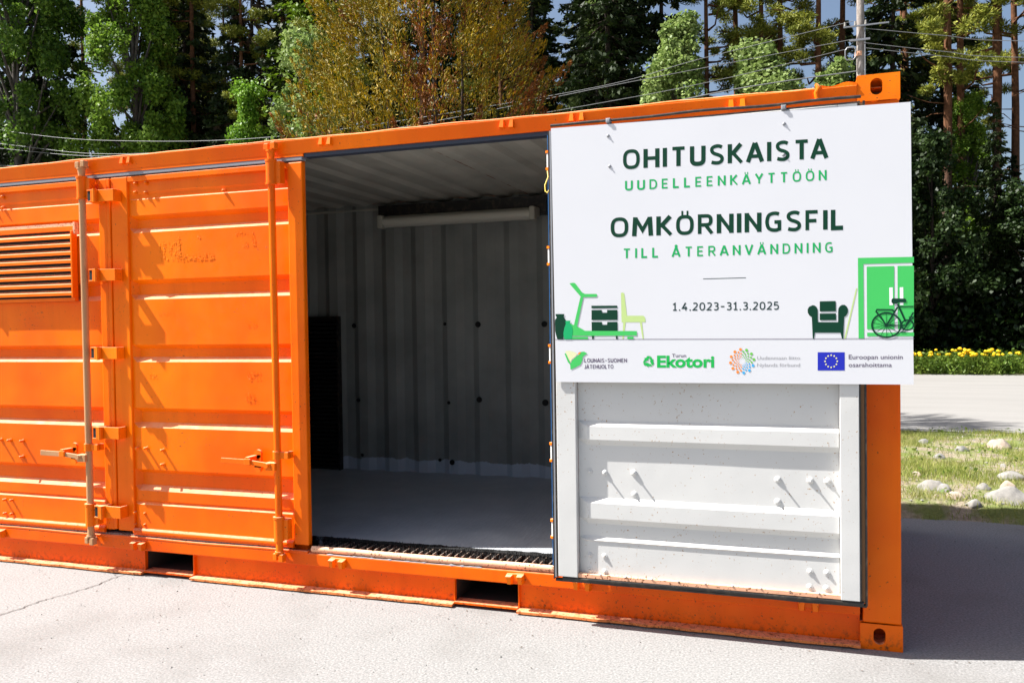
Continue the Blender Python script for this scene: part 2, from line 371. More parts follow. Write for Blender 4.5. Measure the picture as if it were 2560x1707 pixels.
def casting(x0, x1, y0, y1, z0, z1, xs, ys, zt):
    """xs: +1/-1 which x side faces out; ys likewise; zt +1 top / -1 bottom"""
    mb = M(); t = .028
    fy = y0 if ys < 0 else y1; o, i = slot_loops(x0, x1, z0, z1, (x0+x1)/2 - .008*xs, (z0+z1)/2 + .004, .0255, .037)
    ring_plate(mb, [(u, fy, w) for u, w in o], [(u, fy, w) for u, w in i], (0, -ys, 0), t)
    fx = x1 if xs > 0 else x0; o, i = slot_loops(y0+t, y1-.002, z0, z1, (y0+y1)/2, (z0+z1)/2, .0255, .037) if ys < 0 else slot_loops(y0+.002, y1-t, z0, z1, (y0+y1)/2, (z0+z1)/2, .0255, .037)
    ring_plate(mb, [(fx, u, w) for u, w in o], [(fx, u, w) for u, w in i], (-xs, 0, 0), t)
    ix0, ix1 = (x0, x1-t) if xs > 0 else (x0+t, x1); iy0, iy1 = (y0+t, y1) if ys < 0 else (y0, y1-t)
    fz = z1 if zt > 0 else z0; mb.box(ix0, ix1, iy0, iy1, min(fz, fz-zt*.02), max(fz, fz-zt*.02))
    gz = z0 if zt > 0 else z1; mb.box(ix0, ix1, iy0, iy1, min(gz, gz+zt*.012), max(gz, gz+zt*.012))
    if xs > 0: mb.box(ix0, ix0+.01, iy0, iy1, z0+.021, z1-.021)
    else: mb.box(ix1-.01, ix1, iy0, iy1, z0+.021, z1-.021)
    jy = (iy1-.01, iy1) if ys < 0 else (iy0, iy0+.01); mb.box(ix0+.011, ix1-.011, *jy, z0+.021, z1-.021)
    return mb
for xs, (x0, x1) in ((1, (-.178, 0)), (-1, (-W_, -W_+.178))):
    for ys, (y0, y1) in ((-1, (-.003, .162)), (1, (D_-.162, D_+.003))):
        obj('corner_casting', casting(x0, x1, y0, y1, 2.473, 2.591, xs, ys, 1), ORANGE_HW, cont, bevel=.005)
        obj('corner_casting', casting(x0, x1, y0, y1, 0, .118, xs, ys, -1), ORANGE, cont, bevel=.004)
        a, b = (x0+.012, x1-.004) if xs > 0 else (x0+.004, x1-.012)
        obj('corner_post', M().box(a, b, y0+.006, y1-.006, .118, 2.473), ORANGE, cont, bevel=.008)
# rails
def rail(y0, y1, name):
    a, b = -W_+.178, -.178; s_ = -1 if y0 < 1 else 1; f0, f1 = (y0, y1) if s_ < 0 else (y1, y0)
    obj(name, M().add([(x, y, z) for x in (a, b) for y, z in ((f0-s_*.006,2.474),(f0+s_*.009,2.548),(f1,2.548),(f1,2.474))], [(0,1,2,3),(7,6,5,4),(0,4,5,1),(1,5,6,2),(2,6,7,3),(3,7,4,0)]), ORANGE, cont, bevel=.003)
rail(-.004, .075, 'top_rail'); rail(2.405, D_-.004, 'top_rail')
mb = M()                                                     # rolled upper lip of the rail, slightly wavy
xs_ = np.linspace(-W_+.18, -.36, 90)
mb.path([(x, -.001+.0015*math.sin(x*9), 2.552+.0022*math.sin(x*5.1)+.0015*math.sin(x*17)) for x in xs_], .006, 6); obj('rail_lip', mb, ORANGE_HW, cont)
mb = M(); vs = []                                            # buckled reinforcing plate beside the casting
for k in range(13):
    t = k/12; x = -.355+.177*t; z = 2.557+.006*math.sin(t*9.0+1.2)+.006*t; vs += [(x, -.002, 2.52), (x, -.004-.003*math.sin(t*8), z), (x, .012, z-.004)]
mb.add(vs, [f for k in range(12) for f in ((3*k, 3*k+3, 3*k+4, 3*k+1), (3*k+1, 3*k+4, 3*k+5, 3*k+2))])
obj('reinforcing_plate', mb, ORANGE, cont, solid=.003)
mb = M(); mb.path([(-.345,-.012,2.50),(-.352,-.016,2.53),(-.338,-.018,2.552),(-.352,-.014,2.568)], [.012,.010,.013,.008], 8); obj('weld_bead', mb, ORANGE_HW, cont)
# corrugated sheets
def corr(pitch, flatf, depth, a0, a1, start):
    """list of (a, d) of a trapezoid corrugation between a0 and a1"""
    o = []; a = start
    while a > a0: a -= pitch
    sl = (pitch - 2*flatf)/2
    while a < a1:
        for q, d in ((0,0),(flatf,0),(flatf+sl,depth),(2*flatf+sl,depth)): o.append((a+q, d))
        a += pitch
    o = [q for q in o if a0 < q[0] < a1]; return [(a0, o[0][1])] + o + [(a1, o[-1][1])]
pr = corr(.262, .091, .022, -W_+.06, -.06, -4.045); mb = M()
mb.add([(x, y, 2.534+d) for x, d in pr for y in (.02, D_-.02)], [(2*k, 2*k+2, 2*k+3, 2*k+1) for k in range(len(pr)-1)])
me_roof = obj('roof', mb, ORANGE, cont)
mb = M(); mb.add([(x, y, 2.528+d) for x, d in pr for y in (.078, D_-.03)], [(2*k, 2*k+2, 2*k+3, 2*k+1) for k in range(len(pr)-1)])
obj('ceiling', mb, INCEIL, cont)
pr = corr(.278, .080, .036, -W_+.16, -.16, -4.045); mb = M()
mb.add([(x, 2.36+d, z) for x, d in pr for z in (.15, 2.548)], [(2*k, 2*k+2, 2*k+3, 2*k+1) for k in range(len(pr)-1)])
obj('rear_wall_lining', mb, INWALL, cont)
mb = M(); mb.add([(x, 2.365+d, z) for x, d in pr for z in (.15, 2.48)], [(2*k, 2*k+2, 2*k+3, 2*k+1) for k in range(len(pr)-1)])
obj('rear_wall', mb, ORANGE, cont)
for x, s in ((-.045, -1), (-W_+.045, 1)):
    pr = corr(.278, .08, .036, .16, D_-.16, .2)
    mb = M(); mb.add([(x+s*.0+s*d, y, z) for y, d in pr for z in (.15, 2.48)], [(2*k, 2*k+2, 2*k+3, 2*k+1) for k in range(len(pr)-1)]); obj('end_wall', mb, ORANGE, cont)
    mb = M(); mb.add([(x+s*.006+s*d, y, z) for y, d in pr for z in (.15, 2.48)], [(2*k, 2*k+2, 2*k+3, 2*k+1) for k in range(len(pr)-1)]); obj('end_wall_lining', mb, INWALL, cont)
    for z0, z1 in ((.01, .15), (2.48, 2.56)): obj('end_rail', M().box(x-.04, x+.04, .163, D_-.163, z0, z1), ORANGE, cont)
obj('floor', M().box(-W_+.1, -.1, .215, 2.40, .215, .26), INFLOOR, cont)
obj('cove_moulding', M().box(-W_+.1, -.1, 2.335, 2.352, 2.484, 2.500), INCEIL, cont)
obj('rear_bottom_rail', M().box(-W_+.178, -.178, D_-.08, D_-.01, .01, .15), ORANGE, cont)
# bottom side rail: sill over a recessed web with a rusty toe flange, broken by two forklift pockets
obj('sill', M().box(-W_+.178, -.178, -.010, .085, .152, .222), ORANGE_LOW, cont, bevel=.006)
mb = M(); mb.path([(x, -.003, .226+.002*math.sin(x*7)) for x in np.linspace(-W_+.19, -3.07, 40)], .009, 8); obj('sill_bead', mb, ORANGE_LOW, cont)
mb = M(); mb.path([(x, .008, .244+.002*math.sin(x*6)) for x in np.linspace(-3.05, -1.625, 30)], [.017]*30, 10); mb.box(-3.05, -1.625, .010, .05, .222, .250)
obj('threshold', mb, RAWEDGE, cont)
mb = M(); mb.path([(x, -.004, .222+.003*nz(x,0,9)) for x in np.linspace(-2.95, -2.02, 60)], [.003+.007*abs(nz(q,0,1.7)) for q in range(60)], 6); obj('worn_paint_edge', mb, GREYSEAL, cont)
PK = [(-4.234, -3.874), (-2.184, -1.824)]
segs = [(-W_+.178, PK[0][0]), (PK[0][1], PK[1][0]), (PK[1][1], -.178)]
for a, b in segs:
    obj('rail_web', M().box(a, b, .030, .038, .012, .152), ORANGE_LOW, cont)
    mb = M(); n = max(4, int((b-a)/.05)); vs = []
    for k in range(n+1):
        x = a+(b-a)*k/n; j = .004*nz(x, 0, 9, 5)+.003*nz(x, 0, 30, 6)
        vs += [(x, -.028+j, .008+j*.4), (x, -.028+j, .020+j*.6), (x, .04, .024), (x, .04, .006)]
    mb.add(vs, [q for k in range(n) for q in ((4*k, 4*k+4, 4*k+5, 4*k+1), (4*k+1, 4*k+5, 4*k+6, 4*k+2), (4*k+3, 4*k+7, 4*k+4, 4*k))] + [(0,1,2,3), (4*n, 4*n+3, 4*n+2, 4*n+1)])
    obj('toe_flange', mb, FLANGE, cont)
for a, b in PK:
    mb = M(); mb.box(a-.004, a+.002, .012, .035, .02, .151).box(b-.002, b+.004, .012, .035, .02, .151).box(a+.002, b-.002, -.004, .075, .018, .028)
    obj('pocket_frame', mb, ORANGE_LOW, cont)
    mb = M(); mb.box(a-.004, a+.002, .039, D_, .02, .151).box(b-.002, b+.004, .039, D_, .02, .151).box(a+.002, b-.002, .0755, D_, .018, .027).box(a+.002, b-.002, .09, D_, .143, .150)
    obj('forklift_pocket', mb, POCKET_SHADE, cont)
# grating behind the threshold: a trench with bars running inwards
obj('grating_trench', M().box(-3.05, -1.60, .052, .214, .14, .176), HOLE, cont)
bar = M().box(-.003, .003, .052, .160, .246, .257).mesh('bar', BARSTEEL); k = 0
mb_bars = []
x = -3.035
while x < -1.62:
    b = obj('grating_bar', bar, None, cont, (x, 0, random.uniform(-.003, .001))); b.rotation_euler = (0, 0, random.uniform(-.02, .02)); x += .0445 + random.uniform(-.004, .004)
mb = M(); xs_ = np.linspace(-3.05, -1.6, 160)                # ragged grime fringe hanging over the trench
vs = [];
for x in xs_: vs += [(x, .216+.025*nz(x, 0, 16, 2)+.01*nz(x, 0, 50, 2), .2615), (x, .168-.018*abs(nz(x, 0, 22, 4))-.012*random.random(), .2605)]
mb.add(vs, [(2*k, 2*k+1, 2*k+3, 2*k+2) for k in range(len(xs_)-1)]); obj('grime_fringe', mb, HOLE, cont)
n = 3400; bx = rng.uniform(-3.05, -1.62, n); by = rng.uniform(.075, .205, n)       # stiff black bristles between the bars
k = rng.random(n) < .25 + .75*(np.array([nz(a, b*3, 14, 6) for a, b in zip(bx, by)]) > -.1); bx, by = bx[k], by[k]; n = len(bx)
up = np.stack([rng.normal(0,.25,n)+.2, rng.normal(0,.3,n)+.2, np.ones(n)], 1)
quads('bristles', np.stack([bx, by, .256+rng.uniform(0,.008,n)], 1), rng.normal(size=(n,3))*[1,1,.2], rng.uniform(.014,.034,n), .22, HOLE, cont, up=up, kind='stuff', tri=True)
# wall holes
dot = M(); dot.tube((0, -.006, 0), (0, 0, 0), 1.0, 1.0, 14); dotm = dot.mesh('wall_hole', HOLE)
for x, z, r in ((-4.078,1.506,.020),(-3.226,1.509,.014),(-2.932,1.502,.024),(-2.364,1.497,.024),(-4.049,.864,.018),(-3.202,.855,.014),(-2.930,.885,.024),(-2.365,.869,.026),(-4.02,.39,.014),(-3.29,.375,.014),(-3.18,.36,.022)):
    o = obj('wall_hole', dotm, None, cont, (x, 2.35, z)); o.scale = (r, 1, r)
obj('side_marker', M().tube((.002,1.2,.90), (.06,1.2,.90), .012, .020, 10), REDP, cont)
# dark seal under the top rail, grey seal line over the doors
obj('lintel_seal', M().box(-3.06, -1.632, .012, .07, 2.452, 2.4735), NAVY, cont)
obj('lintel', M().box(-W_+.178, -3.062, .004, .06, 2.458, 2.4735), ORANGE, cont)
obj('door_top_seal', M().box(-W_+.178, -3.07, .006, .05, 2.436, 2.4578), GREYSEAL, cont, bevel=.004)
obj('sill_seal', M().box(-W_+.178, -3.2, .0, .05, .222, .244), GRIMYSEAL, cont)
obj('center_column', M().box(-3.2, -3.115, .06, .11, .222, 2.4735), ORANGE, cont)

# ---- locking lugs on the rails
def lug():
    mb = M(); vs = []
    for sx in (-1, 1):
        c = .026*sx
        vs = [(c-.015,-.008,-.020),(c+.015,-.008,-.020),(c+.012,-.034,-.016),(c-.012,-.034,-.016),(c-.013,-.008,.026),(c+.013,-.008,.026),(c+.008,-.026,.022),(c-.008,-.026,.022)]
        mb.add(vs, [(0,1,2,3),(4,7,6,5),(0,3,7,4),(1,5,6,2),(3,2,6,7),(0,4,5,1)])
    mb.box(-.04, .04, -.010, .0, -.022, .012)
    return mb.mesh('locking_lug', ORANGE_HW)
LUG = lug()
for x in (-5.66, -4.286, -2.906, -1.843, -1.474): o = obj('locking_lug', LUG, None, cont, (x, .0045, 2.520)); o.rotation_euler = (0, random.uniform(-.06,.06), 0)
o = obj('locking_lug', LUG, None, cont, (-.70, .0045, 2.512))
for x in (-5.38, -4.247, -2.872, -1.828, -1.473, -.40): o = obj('locking_lug', LUG, None, cont, (x, -.0095, .186)); o.rotation_euler = (0, random.uniform(-.06,.06), 0); o.scale = (1.15, 1.3, -1.1)

# ---- doors
GRV = [(2.19,2.165,2.115,2.085,.036), (1.80,1.775,1.71,1.68,.036), (1.405,1.38,1.33,1.30,.036), (1.02,.995,.93,.90,.036), (.645,.62,.545,.515,.036)]
def profile(z0, z1):
    """(z, depth) from the top down: grooves pressed inwards plus two shallow beads"""
    o = [(z1, .004), (2.33, .0), (2.318, .007), (2.292, .007), (2.285, .0)]
    for a, b, c, d, dep in GRV: o += [(a, 0), (b, dep), (c, dep), (d, 0)]
    o += [(.455, 0), (.447, .008), (.437, .009), (.430, 0), (z0, 0)]
    return o
def panel(x0, x1, z0, z1, ys, sgn, ramp=.03):
    """sheet at y=ys whose grooves go sgn*depth"""
    pr = [(z, d*(1 if sgn > 0 else .62) - (0 if z > .440 else (.006 if sgn > 0 else -.013))) for z, d in profile(z0, z1)]; mb = M(); n = 10; st = [x0, x0+ramp] + [x0+ramp+(x1-x0-ramp-.006)*k/n for k in range(1, n)] + [x1-.006, x1]; V = []
    for i, x in enumerate(st):
        f = 0 if i in (0, len(st)-1) else 1
        for z, d in pr: V.append((x, ys+sgn*d*f + (.0025*nz(x, z, 1.7, 9) if f else 0), z))
    P = len(pr)
    mb.add(V, [(i*P+j, (i+1)*P+j, (i+1)*P+j+1, i*P+j+1) for i in range(len(st)-1) for j in range(P-1)])
    return mb
BOLT = M(); BOLT.tube((0,0,0), (0,-.010,0), .011, .011, 8); BOLT.dome((0,-.010,0), (0,-1,0), .008, .010, 8); BOLT = BOLT.mesh('bolt', ORANGE_HW)
BOLTL = M(); BOLTL.tube((0,0,0), (0,-.004,0), .013, .013, 10); BOLTL.tube((0,-.004,0), (0,-.022,0), .008, .008, 8); BOLTL.dome((0,-.022,0), (0,-1,0), .009, .007, 8); BOLTL = BOLTL.mesh('long_bolt', ORANGE_HW)
def lock_gear(door, x, mat, zh, hx0, hx1, worn):
    """one lock rod with its sleeves, cams, clamp and handle"""
    yr = -.048
    rod = obj('lock_rod', M().tube((x-.004, yr, 2.44), (x+.004, yr, .30), .0205, .0205, 16), mat, door)
    s = M(); s.tube((x-.004, yr, 2.435), (x-.003, yr, 2.30), .030, .030, 16); s.box(x-.004, x+.055, -.050, -.002, 2.305, 2.43); s.tube((x-.004, yr, 2.44), (x-.004, yr, 2.428), .033, .033, 16); s.tube((x-.003, yr, 2.312), (x-.003, yr, 2.300), .033, .033, 16)
    obj('rod_bracket', s, ORANGE_HW, door, bevel=.003)
    s = M(); s.tube((x+.003, yr, .425), (x+.004, yr, .292), .030, .030, 16); s.box(x+.004, x+.06, -.050, -.002, .30, .415); s.tube((x+.003, yr, .43), (x+.003, yr, .418), .033, .033, 16)
    obj('rod_bracket', s, ORANGE_HW, door, bevel=.003)
    s = M(); s.tube((x-.004, yr, 2.44), (x-.004, yr, 2.485), .019, .023, 14); s.tube((x-.004, yr, 2.485), (x-.004, yr, 2.493), .027, .027, 14)
    s.box(x-.040, x-.010, -.066, -.036, 2.493, 2.530).box(x+.006, x+.036, -.070, -.034, 2.496, 2.535).box(x-.015, x+.012, -.06, -.005, 2.494, 2.512); obj('rod_cam', s, mat if worn else ORANGE_HW, door, bevel=.004)
    s = M(); s.tube((x+.004, yr, .30), (x+.004, yr, .225), .019, .022, 14); s.tube((x+.004, yr, .233), (x+.004, yr, .222), .027, .027, 14)
    s.box(x-.030, x-.004, -.068, -.040, .182, .222).box(x+.010, x+.038, -.072, -.036, .176, .220).box(x-.01, x+.015, -.06, -.010, .195, .215); obj('rod_cam', s, mat if worn else ORANGE_HW, door, bevel=.004)
    s = M(); s.tube((x, yr, .80), (x, yr, .755), .0255, .0255, 16); s.box(x+.010, x+.075, -.056, -.030, .758, .797); s.box(x+.05, x+.075, -.04, 0, .758, .797); obj('rod_clamp', s, ORANGE_HW, door, bevel=.003)
    s = M(); s.box(hx0, hx1-.14, -.088, -.080, zh-.016, zh+.016, Matrix.Rotation(.02, 3, 'Y')); s.box(hx1-.145, hx1, -.090, -.078, zh-.022, zh+.005, Matrix.Rotation(.10, 3, 'Y'))
    s.box(hx1-.035, hx1+.03, -.085, -.040, zh-.045, zh+.0); s.tube((hx1-.02, -.10, zh-.015), (hx1-.02, -.06, zh-.015), .014, .014, 10); obj('handle', s, mat if worn else ORANGE_HW, door, bevel=.003)
    kx = (hx0+hx1)/2 + .03
    s = M(); s.tube((kx+.005, -.004, zh+.035), (kx+.005, -.020, zh+.035), .026, .026, 14); s.box(kx-.021, kx+.031, -.020, -.004, zh-.045, zh+.035); s.tube((kx+.005, -.02, zh-.045), (kx+.005, -.004, zh-.045), .026, .026, 14)
    s.box(kx-.022, kx+.004, -.098, -.018, zh-.004, zh+.030); s.box(kx-.03, kx+.012, -.100, -.088, zh-.018, zh+.020); obj('handle_catch', s, ORANGE_HW, door, bevel=.004)
def bolts(door, pts, mesh=BOLT, y=.021, name='bolt', ry=0):
    for x, z in pts: o = obj(name, mesh, None, door, (x, y, z)); o.rotation_euler = (0, random.uniform(0, 1), ry)
def closed_door(name, label, x0, x1, lst, rst):
    """lst / rst: widths of the left and right stiles"""
    door = bpy.data.objects.new(name, None); link(door, cont, ((x0+x1)/2, 0, .23)); tag(door, label)
    obj('panel', panel(x0+lst, x1-rst, .275, 2.40, .021, 1), ORANGE, door)
    obj('panel_backing', M().box(x0+lst+.01, x1-rst-.01, .061, .064, .28, 2.4), INWALL, door)
    obj('stile', M().box(x0, x0+lst, .004, .058, .262, 2.428), ORANGE, door, bevel=.005)
    obj('stile', M().box(x1-rst, x1, .004, .044, .262, 2.428), ORANGE, door, bevel=.007)
    obj('top_frame', M().box(x0+lst, x1-rst, .006, .058, 2.395, 2.428), ORANGE, door, bevel=.004)
    mb = M(); mb.tube((x0+lst, .010, .262), (x1-rst, .010, .262), .022, .022, 14); mb.box(x0+lst, x1-rst, .012, .056, .246, .280); obj('bottom_frame', mb, ORANGE_LOW, door)
    return door
dB = closed_door('door', 'orange door beside the open bay, faint paint scars across its upper panels', -4.425, -3.070, .125, .097)
dA = closed_door('door', 'orange door at the left with a louvred vent and a bare-metal lock rod', -5.86, -4.455, .10, .068)
lock_gear(dB, -3.232, ORANGE, .738, -3.585, -3.255, False)
lock_gear(dA, -4.592, RODGREY, .735, -4.94, -4.615, True)
bolts(dB, [(-4.246,2.395-.012),(-4.167,2.383),(-4.248,2.329),(-4.169,2.324),(-3.606,2.300),(-4.303,.376),(-4.227,.375),(-4.305,.303),(-4.229,.305)])
bolts(dB, [(-4.270,.773),(-4.205,.775),(-4.082,.767),(-4.084,.68)], BOLTL)
bolts(dA, [(-5.39,.79),(-5.31,.789),(-5.203,.788),(-5.206,.686),(-5.36,.40),(-5.30,.40),(-5.36,.31),(-5.30,.31)], BOLTL)
bolts(dA, [(-5.40,2.37),(-5.32,2.37),(-5.40,2.30),(-5.32,2.30)])
# raised scabs of old lettering paint on door B
mb = M()
def scab(x0, x1, z0, z1, n, s=.006):
    for _ in range(n):
        x = random.uniform(x0, x1); z = random.uniform(z0, z1); a = random.uniform(0, 6); k = random.uniform(.4, 1.3)*s
        mb.add([(x+k*math.cos(a+q)*random.uniform(.5,1.2), .0195-.0012*random.random(), z+k*math.sin(a+q)*random.uniform(.5,1.2)) for q in (0,1.1,2.2,3.3,4.4,5.4)], [(0,1,2,3,4,5)])
scab(-4.08,-3.93,1.905,2.02,60,.007); scab(-3.95,-3.925,1.91,2.045,55,.006); scab(-3.93,-3.68,1.905,1.94,90,.007); scab(-3.80,-3.78,2.03,2.05,8); scab(-3.54,-3.40,2.035,2.055,30,.005); scab(-3.42,-3.395,1.97,2.05,25,.005); scab(-3.49,-3.45,1.965,1.99,20,.005)
scab(-3.47,-3.40,1.50,1.53,18,.004); scab(-4.1,-3.98,1.58,1.60,14,.004); scab(-4.17,-4.12,1.20,1.23,22,.006); scab(-3.47,-3.38,1.20,1.24,30,.006); scab(-3.49,-3.41,1.07,1.12,34,.006)
obj('paint_scars', mb, ORANGE_HW, dB)
# folding hinges between the two doors, and the rounded cover strip of the seam
obj('seam_strip', M().box(-4.452, -4.428, -.004, .05, .27, 2.425), ORANGE, dB, bevel=.004)
for z in (2.313, 1.832, 1.357, .870, .386):
    h = M(); a = -4.535; b = -4.462
    h.box(a+.036, b, -.082, -.074, z-.038, z+.038).box(b-.008, b, -.074, -.0, z-.038, z+.038).box(a, b-.008, -.074, .0, z+.030, z+.038).box(a, b-.008, -.074, .0, z-.038, z-.030)
    h.box(b, -4.345, -.060, -.050, z-.036, z+.036).box(-4.355, -4.345, -.05, .003, z-.036, z+.036); h.tube((-4.468, -.082, z+.040), (-4.468, -.082, z-.040), .010, .010, 10)
    obj('hinge', h, ORANGE_HW, dB, bevel=.002)
    obj('hinge_shade_block', M().box(a+.004, b-.010, -.070, -.003, z-.029, z+.029), HOLE, dB)  # black block stands in for the shade inside the open hinge pocket
# louvred vent on door A
vx0, vx1 = -5.50, -4.705
v = M(); v.box(vx0, vx1, -.016, .013, 2.118, 2.150).box(vx0, vx1, -.014, .013, 1.682, 1.704).box(vx1-.014, vx1, -.030, .013, 1.704, 2.118).box(vx0, vx0+.014, -.030, .013, 1.704, 2.118)
obj('vent_frame', v, ORANGE, dA, bevel=.003)
v = M(); v.box(vx1-.002, vx1+.012, -.018, .012, 2.10, 2.172).box(vx0, vx1, -.010, .012, 2.150, 2.168); obj('vent_flashing', v, RAWEDGE, dA)
obj('vent_back', M().box(vx0+.014, vx1-.014, .0, .006, 1.704, 2.118), HOLE, dA)
sl = M(); w = vx1-vx0-.030
sl.add([(-w/2,-.001,.030),(w/2,-.001,.030),(w/2,-.024,.012),(-w/2,-.024,.012),(-w/2,-.024,-.006),(w/2,-.024,-.006),(w/2,-.020,-.006),(w/2,-.020,.010),(-w/2,-.020,.010),(-w/2,-.020,-.006)], [(0,3,2,1),(3,4,5,2),(4,9,6,5),(9,8,7,6),(8,0,1,7)])
slat = sl.mesh('slat', ORANGE)
for k in range(8): obj('slat', slat, None, dA, ((vx0+vx1)/2, 0, 2.076-k*.0505))

# ---- the closed door behind the folded one: only its hinge edge shows
dD = bpy.data.objects.new('door', None); link(dD, cont, (-.9, .03, .25)); tag(dD, 'closed orange door hidden behind the folded white-backed door')
obj('panel', panel(-1.50, -.30, .275, 2.40, .014, 1), ORANGE, dD)
for a, b in ((-1.606, -1.50), (-.30, -.180)): obj('stile', M().box(a, b, .004, .058, .262, 2.428), ORANGE, dD, bevel=.004)
obj('blue_edge', M().box(-1.6345, -1.6205, .006, .05, .262, 2.452), BLUE, dD)
obj('edge_strip', M().box(-1.6205, -1.6065, -.004, .045, .262, 2.452), ORANGE_HW, dD)
obj('top_frame', M().box(-1.50, -.30, .006, .058, 2.395, 2.428), ORANGE, dD)
# ---- the folded-open door: its white inner side faces out
YF = -.130
dC = bpy.data.objects.new('folded_door', None); link(dC, cont, (-.875, -.1, .25)); tag(dC, 'door folded right back, white ribbed inner face with black rubber gasket')
cx0, cx1 = -1.566, -.184
obj('panel', panel(cx0+.10, cx1-.078, .268, 2.40, -.090, -1, .045), WHITE, dC)
obj('outer_skin', M().box(cx0+.1, cx1-.078, -.078, -.074, .27, 2.4), ORANGE, dC)
obj('stile', M().box(cx0, cx0+.098, YF, -.072, .252, 2.440), WHITE, dC, bevel=.003)
obj('stile', M().box(cx1-.080, cx1, YF, -.072, .252, 2.440), WHITE, dC, bevel=.003)
obj('top_frame', M().box(cx0+.098, cx1-.080, YF+.004, -.072, 2.400, 2.440), WHITE, dC, bevel=.003)
obj('bottom_frame', M().box(cx0+.098, cx1-.080, YF+.006, -.072, .252, .272), RAWEDGE, dC, bevel=.002)
g = M(); g.box(cx0-.012, cx1+.012, YF+.012, YF+.028, 2.442, 2.450)
g.path([(x, YF-.004+.004*math.sin(x*3), 2.462+.005*abs(math.sin((x+1.287)*3.94))+.002*math.sin(x*13)) for x in np.linspace(cx0-.01, cx1+.014, 50)], .0065, 6)
g.path([(x, YF+.015, .243+.002*math.sin(x*5)+.003*nz(x,0,4)) for x in np.linspace(cx0+.02, cx1+.015, 40)], .012, 6)
g.path([(x, YF+.030, .228+.003*nz(x,0,6)) for x in np.linspace(cx0-.02, cx1+.028, 40)], .010, 6)
g.box(cx0-.028, cx0-.022, YF+.010, YF+.04, .235, 2.442).box(cx1+.022, cx1+.031, YF+.008, YF+.05, .232, 2.450).box(cx1+.002, cx1+.007, YF+.004, YF+.03, .25, 2.44)
g.box(cx0-.008, cx0-.003, YF+.006, YF+.03, .245, 2.442)
obj('gasket', g, BLACK, dC)
for a, b in ((cx1+.0075, cx1+.0215), (cx0-.0215, cx0-.0085)): obj('gasket_backing', M().box(a, b, YF+.012, YF+.05, .245, 2.442), BROWNSEAL, dC)
obj('gasket_retainer', M().box(cx0-.0195, cx0-.0115, YF+.008, YF+.0118, .245, 2.442), METAL, dC)
mb = M()
for k in range(9): x = cx0+.21+k*.125; mb.dome((x, YF+.008, .2735), (0,-.5,1), .006, .006, 6)
obj('rivet', mb, WHITE, dC)
for z in (2.309, 1.836, 1.347, .856, .471):
    h = M(); h.box(-1.612, -1.576, -.072, -.060, z-.038, z+.038); h.tube((-1.606, -.066, z+.036), (-1.606, -.066, z-.036), .011, .011, 12); obj('hinge', h, STEELW, dC, bevel=.002)
    for q in (z+.042, z-.042): h = M(); h.tube((-1.606, -.066, q+.006), (-1.606, -.066, q-.006), .016, .016, 12); h.box(-1.606, -1.59, -.068, .0, q-.005, q+.005); obj('hinge_pin', h, ORANGE_HW, dC)
WB = M(); WB.dome((0,0,0), (0,-1,0), .014, .010, 14); WB.tube((0,-.006,0), (0,-.027,0), .0045, .0035, 8); WBm = WB.mesh('carriage_bolt', WHITE)
WS = M(); WS.tube((0,0,0), (0,-.004,0), .014, .013, 12); WS.dome((0,-.004,0), (0,-1,0), .008, .007, 8); WSm = WS.mesh('bolt', WHITE)
for x, z, k in ((-1.336,.768,1.0),(-1.193,.773,1.35),(-1.191,.670,.65),(-.529,.771,1),(-.389,.773,1.25),(-.316,.773,1),(-.530,.670,.7)):
    o = obj('carriage_bolt', WBm, None, dC, (x, -.090, z)); o.scale = (1.1, k*.95, 1.1)
for x, z in ((-1.411,.771),(-1.413,.362),(-1.339,.361),(-1.413,.288),(-1.339,.286),(-.393,.363),(-.322,.363),(-.395,.293),(-.324,.293)): obj('bolt', WSm, None, dC, (x, -.090 if z > .44 else -.103, z))
mb = M(); mb.path([(-1.630,-.01,2.268),(-1.621,-.03,2.233),(-1.634,-.045,2.192),(-1.631,-.05,2.161),(-1.619,-.055,2.150),(-1.608,-.052,2.170),(-1.606,-.045,2.204),(-1.610,-.03,2.232)], .0035, 6)
tag(obj('cable_loop', mb, YELLOW), 'thin yellow cable hanging in a loop at the upper door hinge', 'cable')

# ================================================================== THINGS INSIDE
t = empty('slatted_panel', (-4.36, 2.30, .26), 'tall black slatted panel standing against the dark rear wall inside the container', 'panel')
obj('frame', M().box(-4.52,-4.505,2.28,2.335,.262,1.59).box(-4.215,-4.20,2.28,2.335,.262,1.59).box(-4.505,-4.215,2.30,2.33,1.572,1.59), BLACK, t)
obj('backing', M().box(-4.505,-4.215,2.325,2.332,.262,1.572), SLATB, t)
sl = M().box(-.145,.145,-.012,.012,-.010,.010, Matrix.Rotation(.5,3,'X'), (0,0,0)).mesh('slat', SLATB)
for k in range(36): obj('slat', sl, None, t, (-4.36, 2.305, .285+k*.0355))
t = empty('strip_light', (-3.03, 2.2, 2.37), 'unlit fluorescent strip light mounted high on the rear wall of the container', 'lamp')
obj('housing', M().box(-3.70,-2.35,2.16,2.22,2.335,2.405), LAMPW, t, bevel=.006)
mb = M(); vs = []; n = 10
for x in (-3.66, -2.39):
    for k in range(n+1): a = math.pi*k/n; vs.append((x, 2.16-.075*math.sin(a), 2.352+.045*math.cos(a)))
mb.add(vs, [(k, k+1, n+1+k+1, n+1+k) for k in range(n)], True); obj('diffuser', mb, LAMPD, t)
for a, b in ((-3.70,-3.655), (-2.395,-2.35)): obj('end_cap', M().box(a, b, 2.075, 2.16, 2.298, 2.404), LAMPW, t, bevel=.01)
for x in (-3.5, -2.55): obj('bracket', M().box(x-.02, x+.02, 2.22, 2.36, 2.36, 2.39), METAL, t)
obj('black_backing', M().box(-3.76,-2.30,2.222,2.345,2.36,2.50), BLACK, t)  # black board filling the dark gap above and behind the housing

